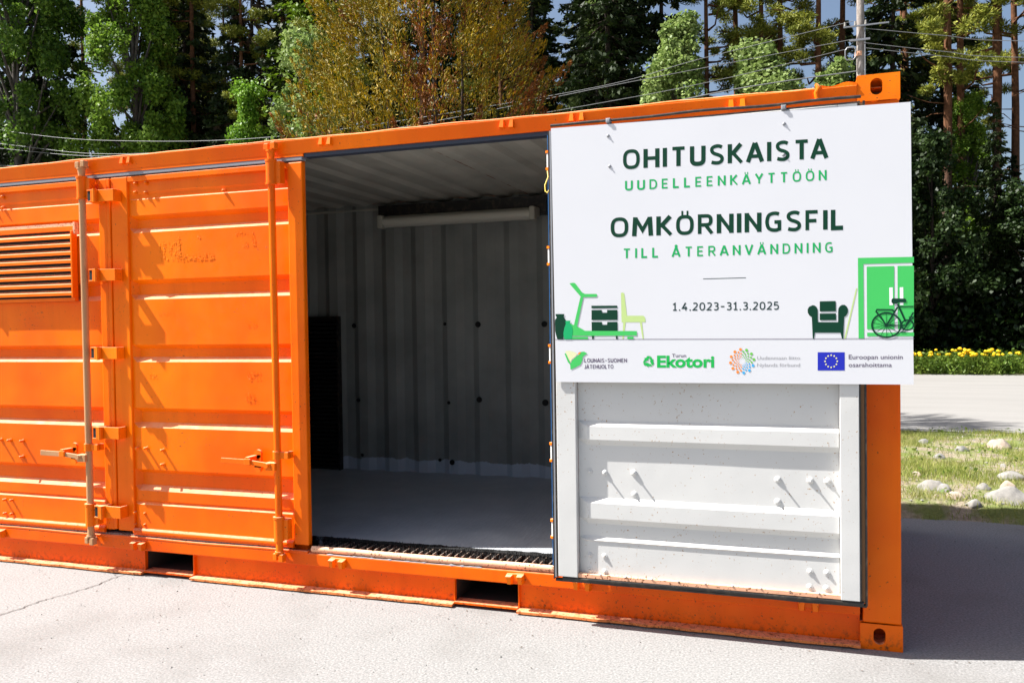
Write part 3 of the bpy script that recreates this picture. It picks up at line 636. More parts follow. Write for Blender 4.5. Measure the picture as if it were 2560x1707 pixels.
# ================================================================== THE SIGN
Hm = (0.00226412193, -1.14315583e-05, -5.11314093, 0.000265148683, -0.00250284526, 3.55378519, 0.000200883208, -1.43439987e-05)
def art(u, v):
    """artwork units -> (x, z) on the board"""
    w = Hm[6]*u + Hm[7]*v + 1
    return ((Hm[0]*u + Hm[1]*v + Hm[2])/w, (Hm[3]*u + Hm[4]*v + Hm[5])/w)
YB = -.142
sign = empty('signboard', (-.77, YB, 1.212), 'large white notice board with green lettering and furniture pictures, hung on the folded door', 'sign')
crn = [(-1.571,2.449), (.026,2.421), (.033,1.214), (-1.562,1.212)]
mb = M(); mb.add([(x, y, z) for y in (YB, YB+.006) for x, z in crn], [(3,2,1,0), (4,5,6,7), (0,1,5,4), (1,2,6,5), (2,3,7,6), (3,0,4,7)])
obj('board', mb, BOARD, sign)
LAY = [0]
def flatprint(name, polys, mat, layer=1):
    """polys: lists of (x,z) board points, each an n-gon"""
    mb = M()
    for i, pl in enumerate(polys):
        a = sum(pl[k][0]*pl[(k+1) % len(pl)][1]-pl[(k+1) % len(pl)][0]*pl[k][1] for k in range(len(pl)))
        if a < 0: pl = pl[::-1]
        y = YB - .0003*layer - .00001*(i % 12)
        mb.add([(x, y, z) for x, z in pl], [tuple(range(len(pl)))])
    return obj(name, mb, mat, sign)
def A(pts, o=(0,0), s=1.0): return [art(o[0]+x*s, o[1]+y*s) for x, y in pts]
def ribbon(pts, w, closed=False):
    P = [Vector(p) for p in pts]; n = len(P); Lf, Rt = [], []
    for i in range(n):
        a = P[(i-1) % n] if (closed or i > 0) else P[i]; b = P[(i+1) % n] if (closed or i < n-1) else P[i]
        d1 = (P[i]-a).normalized() if (P[i]-a).length > 1e-9 else (b-P[i]).normalized(); d2 = (b-P[i]).normalized() if (b-P[i]).length > 1e-9 else d1
        t = (d1+d2); t = t.normalized() if t.length > 1e-6 else d1; nn = Vector((-t.y, t.x)); k = 1/max(.45, nn.dot(Vector((-d1.y, d1.x))))
        Lf.append(P[i]+nn*w*.5*k); Rt.append(P[i]-nn*w*.5*k)
    q = []
    for i in range(n if closed else n-1): j = (i+1) % n; q.append([tuple(Lf[i]), tuple(Rt[i]), tuple(Rt[j]), tuple(Lf[j])])
    return q
# --- a plain rounded-square stroke alphabet
def sup(cx, cy, rx, ry, a0, a1, n=18, e=2.7):
    o = []
    for k in range(n+1):
        a = R(a0+(a1-a0)*k/n); c, s_ = math.cos(a), math.sin(a)
        o.append((cx+rx*math.copysign(abs(c)**(2/e), c), cy+ry*math.copysign(abs(s_)**(2/e), s_)))
    return o
def crv(pts, n=5):
    o = []; P = [pts[0]] + pts + [pts[-1]]
    for i in range(1, len(P)-2):
        for k in range(n):
            t = k/n; a, b, c, d = (Vector(q) for q in P[i-1:i+3])
            v = .5*((2*b)+(c-a)*t+(2*a-5*b+4*c-d)*t*t+(3*b-a-3*c+d)*t**3); o.append(tuple(v))
    return o+[pts[-1]]
S_ = crv([(.56,.93),(.42,1.0),(.24,1.0),(.07,.90),(.05,.72),(.16,.57),(.40,.46),(.55,.33),(.55,.12),(.40,0),(.2,0),(.03,.05)])
dots = lambda w: [[(w*.5-.17,1.22),(w*.5-.08,1.22)], [(w*.5+.08,1.22),(w*.5+.17,1.22)]]
O_ = sup(.34,.5,.34,.5,90,450,28)[:-1]
GL = {
 'O': (.68, [('c', O_)]), 'H': (.60, [[(0,0),(0,1)],[(.60,0),(.60,1)],[(0,.5),(.60,.5)]]), 'I': (.0, [[(0,0),(0,1)]]),
 'T': (.62, [[(0,1),(.62,1)],[(.31,0),(.31,1)]]), 'U': (.58, [[(0,1),(0,.28)]+sup(.29,.28,.29,.28,180,360,14)+[(.58,1)]]),
 'S': (.58, [S_]), 'K': (.56, [[(0,0),(0,1)],[(.52,1),(.17,.53),(.10,.53),(0,.53)],[(.17,.53),(.56,0)]]),
 'A': (.68, [[(0,0),(.31,1)],[(.37,1),(.68,0)],[(.12,.27),(.56,.27)]]), 'M': (.80, [[(0,0),(.05,1)],[(.09,.96),(.40,.28),(.71,.96)],[(.75,1),(.80,0)]]),
 'R': (.56, [[(0,0),(0,1),(.30,1)]+sup(.30,.73,.24,.27,90,-90,12)[1:]+[(0,.46)],[(.28,.46),(.56,0)]]),
 'N': (.60, [[(0,0),(0,1)],[(.02,.97),(.58,.03)],[(.60,0),(.60,1)]]), 'G': (.62, [crv([(.58,.95),(.42,1.0),(.24,.98),(.07,.85),(0,.5),(.07,.15),(.24,.02),(.44,0),(.60,.06)])+[(.60,.48),(.36,.48)]]),
 'F': (.50, [[(0,0),(0,1),(.50,1)],[(0,.48),(.44,.48)]]), 'L': (.48, [[(0,1),(0,0),(.48,0)]]),
 'D': (.60, [[(0,0),(0,1),(.24,1)]+sup(.24,.5,.36,.5,90,-90,16,2.5)[1:]+[(0,0)]]), 'E': (.50, [[(.50,0),(0,0),(0,1),(.50,1)],[(0,.5),(.45,.5)]]),
 'Y': (.60, [[(0,1),(.30,.42),(.60,1)],[(.30,0),(.30,.42)]]), 'V': (.64, [[(0,1),(.30,0)],[(.34,0),(.64,1)]]),
 'J': (.34, [[(0,0),(.12,0)]+sup(.10,.24,.24,.24,270,360,8)+[(.34,1)]]),
 '1': (.44, [[(.0,.80),(.24,1),(.24,0)],[(0,0),(.46,0)]]), '4': (.56, [[(.34,1),(0,.28),(.56,.28)],[(.40,.55),(.40,0)]]),
 '2': (.52, [crv([(.02,.93),(.2,1.0),(.42,.96),(.50,.76),(.40,.5),(.2,.25),(0,.0)])+[(.52,0)]]),
 '0': (.56, [('c', sup(.28,.5,.28,.5,90,450,24,2.4)[:-1])]), '3': (.50, [crv([(.02,.96),(.22,1.0),(.43,.94),(.46,.72),(.34,.55),(.16,.53)]),crv([(.16,.53),(.38,.5),(.50,.3),(.42,.06),(.22,0),(.0,.05)])]),
 '5': (.50, [[(.46,1),(.06,1),(.03,.58)]+crv([(.03,.58),(.24,.62),(.44,.54),(.50,.30),(.40,.05),(.2,0),(0,.04)])[1:]]),
 '.': (.08, [[(.04,-.03),(.04,.10)]]), '-': (.44, [[(0,.46),(.44,.46)]]), '_': (.5, [[(.05,.46),(.62,.46)]]), ' ': (.25, [])}
GL['Ö'] = (.68, GL['O'][1] + dots(.68)); GL['Ä'] = (.68, GL['A'][1] + dots(.68)); GL['Å'] = (.68, GL['A'][1] + [('c', sup(.34,1.20,.09,.09,90,450,12,2)[:-1])])
def strokes(name, text, Lp, Rp, cap0, cap1, sw, gap, mat, thin=.75):
    """text along the board from art point Lp to Rp, cap heights in art units; gap: letter spacing in cap heights"""
    adv = []; x = 0
    for i_, ch in enumerate(text):
        if i_ and text[i_-1] == 'T' and ch in 'AÄ': x -= .13
        w, _ = GL[ch]; adv.append(x); x += w + sw + gap
    total = x - gap; q = []; each = cap0 > 15
    for ch, a in zip(text, adv):
        if each: q = []
        for st in GL[ch][1]:
            closed = isinstance(st, tuple); pts = st[1] if closed else st
            hs = 1 - sw                                       # strokes stay inside the cap height
            dot = (max(p_[1] for p_ in pts) > 1.05); k = 1.25 if dot and not closed else 1
            g = [(a + sw/2 + px_, sw/2 + pz_*hs) for px_, pz_ in pts]
            if not closed and not dot:                        # flat terminals
                pass
            for quad in ribbon(g, sw*k*(.8 if closed and dot else 1), closed):
                o = []
                for gx, gz in quad:
                    t = gx/total; cap = cap0+(cap1-cap0)*t
                    o.append(art(Lp[0]+(Rp[0]-Lp[0])*t, Lp[1]+(Rp[1]-Lp[1])*t - gz*cap))
                q.append(o)
        if each and q: flatprint(name, q, mat, 2)
    if not each: flatprint(name, q, mat, 2)
def ext(g):                                                   # lengthen straight open ends
    return g
for kx in list(GL):
    w, sts = GL[kx]; new = []
    for st in sts:
        if isinstance(st, tuple): new.append(st); continue
        st = list(st)
        for e, n2 in ((0, 1), (-1, -2)):
            a, b = Vector(st[e]), Vector(st[n2]); d = (a-b)
            if d.length > 0 and (a.y < .02 or a.y > .98) and abs(d.normalized().y) > .5: st[e] = tuple(a + d.normalized()*.075)
        new.append(st)
    GL[kx] = (w, new)
z3 = lambda x, y: (1370+x*.39541, 240+y*.39541); z4 = lambda x, y: (1370+x*.21043, 640+y*.21043); z5 = lambda x, y: (1810+x*.22962, 620+y*.22962)
strokes('headline_letter', 'OHITUSKAISTA', z3(474,466), z3(1768,396), 49.5, 51.0, .175, .21, DKGREEN)
strokes('subtitle_letter', 'UUDELLEENKÄYTTÖÖN', z3(488,598), z3(1760,533), 24.3, 26.0, .155, .47, TEAL)
strokes('headline_letter', 'OMKÖRNINGSFIL', z3(396,895), z3(1876,844), 49.5, 51.5, .175, .20, DKGREEN)
strokes('subtitle_letter', 'TILL ÅTERANVÄNDNING', z3(474,1027), z3(1800,989), 24.6, 26.0, .155, .46, TEAL)
strokes('date_figure', '1.4.2023-31.3.2025', z4(1478,650), z5(597,671), 20.0, 20.4, .15, .18, DARKINK)
strokes('logo_lettering', 'LOUNAIS-SUOMEN', z4(431,1262), z4(937,1262), 10.0, 10.0, .16, .16, PURPLE)
strokes('logo_lettering', 'JÄTEHUOLTO', z4(430,1337), z4(776,1335), 10.0, 10.0, .16, .16, PURPLE)
flatprint('divider_line', ribbon([art(*z3(980,1156)), art(*z3(1251,1149))], .0032), DARKINK, 1)
flatprint('ground_line', ribbon([art(*z4(84,989)), art(*z4(1130,987)), art(*z5(600,989)), art(*z5(2070,983))], .0024), PURPLE, 3)
def typed(name, text, Lp, Rp, xh, mat, bold=0.0):
    """small lower-case print; xh = height of a full-height letter in art units"""
    cu = bpy.data.curves.new('tmp', 'FONT'); cu.body = text; cu.size = 1; cu.offset = bold; cu.resolution_u = 3; cu.fill_mode = 'FRONT'
    to = bpy.data.objects.new('tmp', cu); COL.objects.link(to); bpy.context.view_layer.update()
    me = bpy.data.meshes.new_from_object(to.evaluated_get(bpy.context.evaluated_depsgraph_get()))
    bpy.data.objects.remove(to); bpy.data.curves.remove(cu)
    X = [v.co.x for v in me.vertices]; x0, x1 = min(X), max(X); asc = .70
    for v in me.vertices:
        t = (v.co.x-x0)/(x1-x0); u = Lp[0]+(Rp[0]-Lp[0])*t; w = Lp[1]+(Rp[1]-Lp[1])*t - v.co.y/asc*xh
        x, z = art(u, w); v.co = (x, YB-.0006, z)
    me.name = name; me.materials.clear(); me.materials.append(mat); me.validate()
    return obj(name, me, None, sign)
typed('logo_lettering', 'Ekotori', z4(1295,1317), z4(1975,1317), 28.0, EKO, .035)
typed('logo_lettering', 'Turun', z4(1472,1201), z4(1640,1201), 8.8, PURPLE, .006)
typed('logo_lettering', 'Uudenmaan liitto', z5(360,1213), z5(828,1213), 8.7, GREYINK)
typed('logo_lettering', 'Nylands förbund', z5(360,1290), z5(826,1290), 8.7, GREYINK)
typed('logo_lettering', 'Euroopan unionin', z5(1357,1208), z5(1945,1208), 11.2, PURPLE, .006)
typed('logo_lettering', 'osarahoittama', z5(1357,1293), z5(1826,1293), 10.8, PURPLE, .006)
# pictures ---------------------------------------------------------
def Z4(p_): return A([z4(*q) for q in p_])
def Z5(p_): return A([z5(*q) for q in p_])
def disc(f, cx, cy, rx, ry=None, n=20): ry = rx if ry is None else ry; return f([(cx+rx*math.cos(2*math.pi*k/n), cy+ry*math.sin(2*math.pi*k/n)) for k in range(n)])
flatprint('treadmill_picture', [Z4([(258,325),(298,317),(322,322),(405,432),(440,450),(575,450),(585,462),(583,478),(575,485),(420,488),(398,492),(258,330)]),
    Z4([(385,488),(420,488),(345,838),(308,822)]), Z4([(262,800),(335,832),(372,848),(440,888),(1056,890),(1056,944),(262,948)]), Z4([(280,958),(475,958),(475,985),(280,985)]), Z4([(942,955),(1016,955),(1016,985),(942,985)])], LGREEN, 5)
flatprint('drawers_picture', [Z4([(516,590),(824,588),(824,616),(516,620)]), Z4([(517,641),(640,640),(642,672),(702,672),(702,640),(825,638),(826,758),(518,760)]),
    Z4([(518,782),(642,782),(644,815),(702,815),(704,782),(826,780),(827,889),(520,889)]), Z4([(520,948),(550,948),(540,986),(524,986)]), Z4([(803,948),(828,948),(826,986),(810,986)])], DKGREEN, 4)
flatprint('vase_picture', [Z4([(90,688),(194,688),(192,706),(186,722),(200,745),(216,765),(214,850),(200,905),(185,960),(182,986),(112,986),(100,950),(86,890),(83,800),(84,755),(98,740),(104,724),(92,708)])], DKGREEN, 6)
flatprint('vase_picture', [Z4([(210,768),(267,766),(266,782),(260,800),(285,835),(296,890),(288,950),(280,986),(194,986),(186,950),(184,910),(196,850),(214,802),(208,784)])], VASE, 7)
flatprint('chair_picture', [Z4([(866,438),(888,432),(906,445),(938,708),(1130,708),(1150,722),(1160,775),(1158,784),(874,786)]), Z4([(893,786),(924,786),(898,984),(884,984)]), Z4([(1090,786),(1116,786),(1138,984),(1124,984)])], PALE, 2)
arm = [(962,622),(985,625),(1005,640),(1018,665),(1020,700),(1022,806),(1242,806),(1242,690),(1246,655),(1262,632),(1285,618),(1312,618),(1335,635),(1349,665),(1348,700),(1330,735),(1308,750),(1300,920),(990,920),(978,988),(966,988),(955,750),(930,735),(912,705),(910,668),(925,640)]
flatprint('armchair_picture', [Z5(arm), Z5([(1045,580),(1212,576),(1216,584),(1218,688),(1042,690),(1042,586)]), Z5([(1042,712),(1218,710),(1220,784),(1042,785)]), Z5([(1268,920),(1300,920),(1298,988),(1284,988)])], DKGREEN, 4)
flatprint('wardrobe_picture', [Z5([(1457,108),(2066,96),(2066,160),(1517,174),(1524,983),(1465,985)]), Z5([(1553,203),(1852,196),(1856,882),(1557,884)]), Z5([(1888,195),(2066,192),(2067,880),(1892,882)]), Z5([(1558,920),(2067,918),(2067,958),(1558,960)])], LGREEN, 3)
flatprint('wardrobe_handle_picture', [Z5([(1798,430),(1836,428),(1838,620),(1800,622)]), Z5([(1912,428),(1950,426),(1952,620),(1914,620)])], WHITEP, 4)
flatprint('broom_picture', [Z5([(1437,438),(1452,437),(1326,984),(1308,984)])], PALE, 2)
def Rb(pts, w, closed=False): return ribbon(Z5(pts), w*.22962*.0018, closed)
wheel = [(1768+158*math.cos(2*math.pi*k/40), 838+132*math.sin(2*math.pi*k/40)) for k in range(40)]
bike = Rb(wheel, 17, True)
for k in range(14): a = 2*math.pi*k/14+.2; bike += Rb([(1768,840),(1768+150*math.cos(a), 838+125*math.sin(a))], 5)
flatprint('bicycle_picture', bike, DKGREEN, 7)
bf = []
for pl, w in (([(1768,840),(1890,640)],17), ([(1660,700),(1768,840)],13), ([(1890,610),(1975,800)],17), ([(1905,638),(2064,636)],13), ([(1768,838),(1930,842),(1990,842)],13), ([(1672,715),(1655,690),(1665,670),(1830,672),(1860,695)],15), ([(2060,700),(1975,850)],15), ([(1945,900),(2040,770),(2064,765)],12), ([(2010,752),(2064,752)],10), ([(1918,914),(1976,914)],12)): bf += Rb(pl, w)
flatprint('bicycle_picture', bf + [Z5([(1822,560),(1836,548),(1970,550),(1982,562),(1980,590),(1900,592),(1880,606),(1838,606),(1822,590)])] , DKGREEN, 8)
flatprint('bicycle_picture', Rb([(1996+66*math.cos(2*math.pi*k/24), 838+54*math.sin(2*math.pi*k/24)) for k in range(24)], 15, True), DKGREEN, 9)
flatprint('bird_logo', [Z4([(268,1348),(264,1290),(285,1240),(330,1200),(372,1165),(395,1137),(430,1135),(455,1150),(467,1158),(440,1172),(412,1200),(408,1240),(385,1290),(330,1320)]), Z4([(197,1158),(212,1152),(225,1180),(265,1268),(268,1292),(238,1260)])], LGREEN, 5)
flatprint('bird_logo', [Z4([(203,1128),(260,1124),(310,1138),(350,1160),(330,1190),(285,1225),(268,1262),(240,1210)])], CREAM, 4)
flatprint('bird_logo', [Z4([(352,1168),(362,1148),(380,1138),(392,1140),(375,1165)])], OR, 6)
arr = []
for k in range(3):
    a = R(120*k); f = lambda x, y, a=a: (1195+(x*math.cos(a)-y*math.sin(a)), 1252+(x*math.sin(a)+y*math.cos(a))*1.0)
    arr.append(Z4([f(*q) for q in [(-38,-22),(-18,-66),(18,-66),(8,-40),(-14,-8)]])); arr.append(Z4([f(*q) for q in [(24,-66),(50,-24),(62,-30),(52,8),(10,2),(24,-8),(12,-38)]]))
flatprint('recycling_logo', arr, EKO, 3)
for mt, lo, hi in ((OR, 95, 275), (GR2, -85, 20), (BL2, 20, 95)):
    dd = []
    for ring, (rr, n, ds) in enumerate(((128,12,16.5),(104,12,11),(84,12,9.5),(67,12,7.5),(52,12,6),(40,12,4.5))):
        for k in range(n):
            dg = (k*30 + (15 if ring % 2 == 0 else 0) + ring*9*(1 if False else .0) + 7) % 360; dg2 = dg if dg <= 275 else dg-360
            if lo <= dg2 < hi: dd.append(disc(Z5, 197+rr*math.cos(R(dg)), 1230+rr*math.sin(R(dg)), ds, n=10))
    flatprint('dotted_logo', dd, mt, 3)
flatprint('flag', [Z5([(1019,1133),(1313,1133),(1313,1331),(1019,1331)])], EUBLUE, 2)
st = []
for k in range(12):
    cx, cy = 1166+66*math.sin(R(30*k)), 1231-66*math.cos(R(30*k)); st.append(Z5([(cx+(12 if j % 2 == 0 else 6)*math.sin(R(36*j)), cy-(12 if j % 2 == 0 else 6)*math.cos(R(36*j))) for j in range(10)]))
flatprint('flag_stars', st, STAR, 4)
SCW = M(); SCW.dome((0,0,0), (0,-1,0), .008, .004, 10); SCW.tube((0,0,0), (0,-.0065,0), .0035, .003, 8); SCWm = SCW.mesh('screw', METAL)
for u, v in ((1520,340),(1524,416),(1960,310),(1959,387)): x, z = art(u, v); obj('screw', SCWm, None, sign, (x, YB-.0002, z))
for x, z in ((-1.287, 2.450), (-.490, 2.436)): obj('clip', M().box(x-.011, x+.011, YB-.005, YB+.030, z+.001, z+.022).box(x-.008, x+.008, YB-.009, YB-.005, z+.003, z+.017), METAL, sign, bevel=.002)

# ================================================================== STONES ON THE BANK
def stone(name, x, y, w, h, mat, label, d=None, seed=0):
    bm = bmesh.new(); bmesh.ops.create_icosphere(bm, subdivisions=3, radius=1)
    d = d or w*.8
    for v in bm.verts:
        n = v.co.normalized(); k = 1 + .30*mn.noise(n*1.1+Vector((seed*3.1,0,0))) + .10*mn.noise(n*3.2+Vector((0,seed*2.7,0)))
        q = n*k
        for ax in ((.8,.2,.5),(-.5,.6,.6),(.1,-.9,.4),(-.7,-.4,.2)):            # knocked-off facets
            a = Vector(ax).normalized(); e = q.dot(a) - (.74+.06*math.sin(seed*1.7))
            if e > 0: q -= a*e*.85
        q *= 1+.05*mn.noise(n*9+Vector((seed,0,0)))
        v.co = Vector((q.x*w*.55, q.y*d*.55, q.z*h*.75))
    me = bpy.data.meshes.new(name); bm.to_mesh(me); bm.free(); me.materials.append(mat)
    for p_ in me.polygons: p_.use_smooth = True
    o = bpy.data.objects.new(name, me); link(o, None, (x, y, bank_h(x, y)+h*.04)); o.rotation_euler = (random.uniform(-.15,.15), random.uniform(-.15,.15), random.uniform(-.5,.5))
    return tag(o, label, 'stone')
ST = [('big', 1.06,3.17,.30,.15,0,'largest white boulder, lying at the shaded edge of the grass bank on the right'),
 ('t', .70,3.13,.15,.07,1,'smooth low tan stone near the shadow line of the bank'),
 ('w', .59,3.50,.24,.10,0,'jagged whitish stone closest to the container behind its right edge'),
 ('p', 1.57,6.11,.24,.12,1,'pinkish boulder with a dark side near the far road edge of the grass'),
 ('g', .88,5.28,.11,.06,2,'small grey stone sunk in mid bank grass, left of the pinkish boulder'),
 ('s', .87,6.31,.14,.06,2,'grey stone lying in the tree shadow by the road'),
 ('a', 1.36,4.86,.06,.05,0,'tiny bright white stone alone in the middle of the grass'),
 ('b', 1.27,4.11,.20,.08,0,'long flat pale stone at the right, above the pink-brown one'),
 ('c', 1.16,3.65,.12,.10,1,'pink-brown upright stone just behind the largest boulder'),
 ('d', 1.08,3.44,.10,.07,2,'grey stone touching the back of the largest boulder'),
 ('e', .80,2.98,.10,.055,0,'small white stone between the tan stone and the largest boulder'),
 ('f', .97,3.63,.11,.06,0,'whitish stone in the grass tuft left of the pink-brown stone'),
 ('h', .53,4.08,.10,.05,1,'small tan stone beside the container edge higher up the bank'),
 ('i', .56,3.13,.05,.03,1,'reddish pebble left of the smooth tan stone'),
 ('j', .97,3.37,.07,.04,0,'small bright stone just left of the largest boulder'),
 ('k', 1.15,5.74,.13,.06,2,'flat greyish stone half hidden by grass left of the pinkish boulder'),
 ('l', .66,3.42,.13,.07,2,'grey stone leaning on the jagged whitish stone'),
 ('m', 1.02,2.68,.09,.03,2,'dark stone on the shaded asphalt below the bank')]
for i, (k, x, y, w, h, m_, lab) in enumerate(ST): stone('stone', x, y, w, h, STONE[m_], lab, seed=i+1)
# smaller rubble and grass on the bank
mb = M()
for _ in range(900):
    x = random.uniform(-3, 7); y = random.uniform(2.75, 7.4); r = random.uniform(.006, .022)
    z = bank_h(x, y); a = random.uniform(0, 3)
    mb.add([(x+r*q*math.cos(a)-r*w*math.sin(a), y+r*q*math.sin(a)+r*w*math.cos(a), z+r*e) for q, w, e in ((1,.1,.1),(.2,.9,.1),(-1,0,.1),(-.1,-.8,.1),(.3,.3,.7),(-.35,-.1,.6))], [(0,1,4),(1,2,5,4),(2,3,5),(3,0,4,5)])
tag(obj('rubble', mb, STONE[0]), 'pale pebbles strewn over the grass bank', 'rubble', kind='stuff')
def blades(name, n, x0, x1, y0, y1, hf, h0, h1, w, mat, label, cat, dens=None):
    P = []
    while len(P) < n:
        x = rng.uniform(x0, x1, n); y = rng.uniform(y0, y1, n)
        for a, b in zip(x, y):
            if dens is None or rng.random() < dens(a, b): P.append((a, b))
    P = np.array(P[:n]); z = np.array([hf(a, b) for a, b in P]); L = rng.uniform(h0, h1, n)
    up = np.stack([rng.normal(0,.38,n), rng.normal(0,.38,n), np.ones(n)], 1); up /= np.linalg.norm(up, axis=1)[:,None]
    c = np.stack([P[:,0], P[:,1], z], 1) + up*L[:,None]*.5; nn = rng.normal(size=(n,3)); nn[:,2] *= .3
    o = quads(name, c, nn, L, w, mat, up=up, kind='stuff', tri=True); return tag(o, label, cat)
dn = lambda x, y: (.12 + .88*max(0, min(1, .45+1.6*nz(x, y, 1.5, 2))))*(1 if y > 3.0 else .35)
blades('grass', 110000, -1.5, 6.5, 2.80, 7.45, bank_h, .02, .075, .09, L_GRASS, 'dry yellow-green grass growing over the stony bank', 'grass', dn)
blades('grass', 15000, -24, -1.5, 2.9, 7.45, bank_h, .05, .16, .10, L_GRASS, 'grass strip running along behind the container', 'grass', dn)
# low weeds
n = 2600; x = rng.uniform(-1, 6, n); y = rng.uniform(3.0, 7.5, n); kk = np.array([nz(a, b, 2.1, 8) for a, b in zip(x, y)]) > .12; x = x[kk]; y = y[kk]
tag(quads('weeds', np.stack([x, y, [bank_h(a, b)+rng.uniform(.01,.07) for a, b in zip(x, y)]], 1), rng.normal(size=(len(x),3))+[0,0,1.2], rng.uniform(.02,.055,len(x)), .6, L_VERGE, kind='stuff'), 'low broad-leaved weeds among the bank grass', 'weeds')

# ================================================================== FAR VERGE
blades('verge_grass', 42000, -16, 12, 19.15, 21.8, verge_h, .16, .52, .05, L_VERGE, 'tall fresh grass along the far side of the road', 'grass')
def plant_proto():
    t = empty('flowering_plant', (0,0,0), 'x', 'plant'); n = 420
    c = rng.normal(size=(n,3))*[.22,.16,.13]+[0,0,.27]; c[:,2] = np.abs(c[:,2])
    quads('foliage', c, rng.normal(size=(n,3))+[0,0,.7], rng.uniform(.05,.11,n), .5, L_VERGE, t)
    mb = M()
    for k in range(26): a = rng.normal(size=2)*[.2,.14]; mb.path([(a[0]*.4,a[1]*.4,0),(a[0],a[1],.42)], [.006,.004], 4)
    obj('stems', mb, L_VERGE, t)
    return t
fproto = plant_proto()
bm = bmesh.new(); bmesh.ops.create_icosphere(bm, subdivisions=2, radius=1)
for v in bm.verts: v.co *= 1+.22*mn.noise(v.co*3); v.co.z *= .8
HEAD = bpy.data.meshes.new('flower_head'); bm.to_mesh(HEAD); bm.free(); HEAD.materials.append(L_FLOWER)
px_list = [(2.55,19.3,6),(3.0,19.6,9),(3.35,19.25,10),(3.75,19.5,9),(4.15,19.35,8),(4.5,19.6,3),(4.95,19.3,4),(5.5,19.5,6),(2.1,19.5,5),(6.2,19.3,6),(7.0,19.5,5)]
names = ['yellow-flowered plant clump just right of the signboard at the roadside', 'second yellow-flowered clump from the signboard on the far verge', 'bright clump with the most yellow blooms on the far verge', 'yellow-flowered clump in the middle of the visible far verge', 'yellow-flowered clump right of the middle of the far verge', 'sparse green clump with a few yellow blooms on the far verge', 'rightmost yellow-flowered clump in view at the frame edge']
for i, (x, y, nh) in enumerate(px_list):
    o = fproto if i == 0 else copy_tree(fproto, (x, y, verge_h(x, y)), random.uniform(0, 6))
    if i == 0: o.location = (x, y, verge_h(x, y))
    tag(o, names[i] if i < 7 else 'yellow-flowered verge clump out of view beyond the frame or board', 'plant', 'yellow-flowered plants along the far road verge')
    for k in range(int(nh*.6)+1):
        q = bpy.data.objects.new('flower_head', HEAD); COL.objects.link(q); q.parent = o
        q.location = (random.gauss(0,.2), random.gauss(0,.12)-.05, random.uniform(.43,.62)); r = random.uniform(.035,.055); q.scale = (r,r,r)

# ================================================================== UTILITY POLE AND WIRES
pole = empty('utility_pole', (1.03, 19.9, .2), 'weathered wooden utility pole standing behind the container corner', 'pole')
obj('shaft', M().tube((1.03,19.9,0), (1.10,19.9,13.5), .115, .085, 16), POLEWOOD, pole)
obj('band', M().tube((1.045,19.9,7.86+.5), (1.045,19.9,7.98+.5), .112, .112, 16), RAWEDGE, pole)
mb = M().box(.66,1.75,19.72,19.77,9.09,9.125); obj('crossarm', mb, METAL, pole)
obj('insulator', M().box(.80,1.30,19.74,19.79,8.98-.25,9.03-.25), METAL, pole)
for x in (.70,.95,1.2): obj('insulator', M().tube((x,19.75,9.13),(x,19.75,9.24),.035,.025,10), STONE[0], pole)
mb = M(); mb.path([(.70,19.75,8.52),(.70,19.75,8.32),(.74,19.75,8.26),(.90,19.75,8.26),(.95,19.75,8.32),(.95,19.75,8.52),(.90,19.75,8.58),(.75,19.75,8.58),(.70,19.75,8.5)], .018, 6); obj('bracket', mb, METAL, pole)
mb = M(); mb.path([(1.18,19.76,9.1),(1.175,19.76,6.2)], .012, 6); obj('conduit', mb, METAL, pole)
def wire(pts, label, r=.0085):
    P = crv([(p_[0], p_[1]) for p_ in pts], 8)
    mb = M(); mb.path([(x, 19.75, z) for x, z in P], r, 5); tag(obj('overhead_wire', mb, WIRE), label, 'wire', 'wires strung from the utility pole')
wire([(-40,11.6),(-28.46,8.98),(-22.45,8.09),(-15.63,7.75),(-6.41,8.21),(-3.0,8.72),(.9,9.25)], 'uppermost sagging wire, running left from the top of the pole over the whole container')
wire([(-40,10.6),(-28.48,8.48),(-22.65,7.66),(-14,7.55),(-4.9,8.30),(.89,8.78)], 'second wire down at the left, ending at the pole bracket')
wire([(-40,10.3),(-28.48,8.31),(-22.65,7.58),(-14,7.35),(-4.53,7.89),(.78,8.55)], 'third wire down at the left, close under the second one')
wire([(-30,7.6),(-14,7.0),(-5.78,7.45),(-1.95,7.81),(.98,7.95)], 'low thicker cable running left of the pole just above the signboard', .016)
wire([(-40,8.7),(-26.4,7.5),(-14,6.5),(-5,6.9),(-1,7.3),(1.0,7.62)], 'lowest cable, skimming the container roof beside the corner casting')
wire([(1.2,9.02),(3,8.62),(4.75,8.27),(12,7.4)], 'upper wire leading right from the pole into the dark pines')
wire([(1.15,8.66),(3,8.22),(4.75,7.87),(12,7.0)], 'middle wire leading right from the pole')
wire([(1.2,8.52),(3,8.10),(4.75,7.75),(12,6.8)], 'lower wire leading right from the pole')

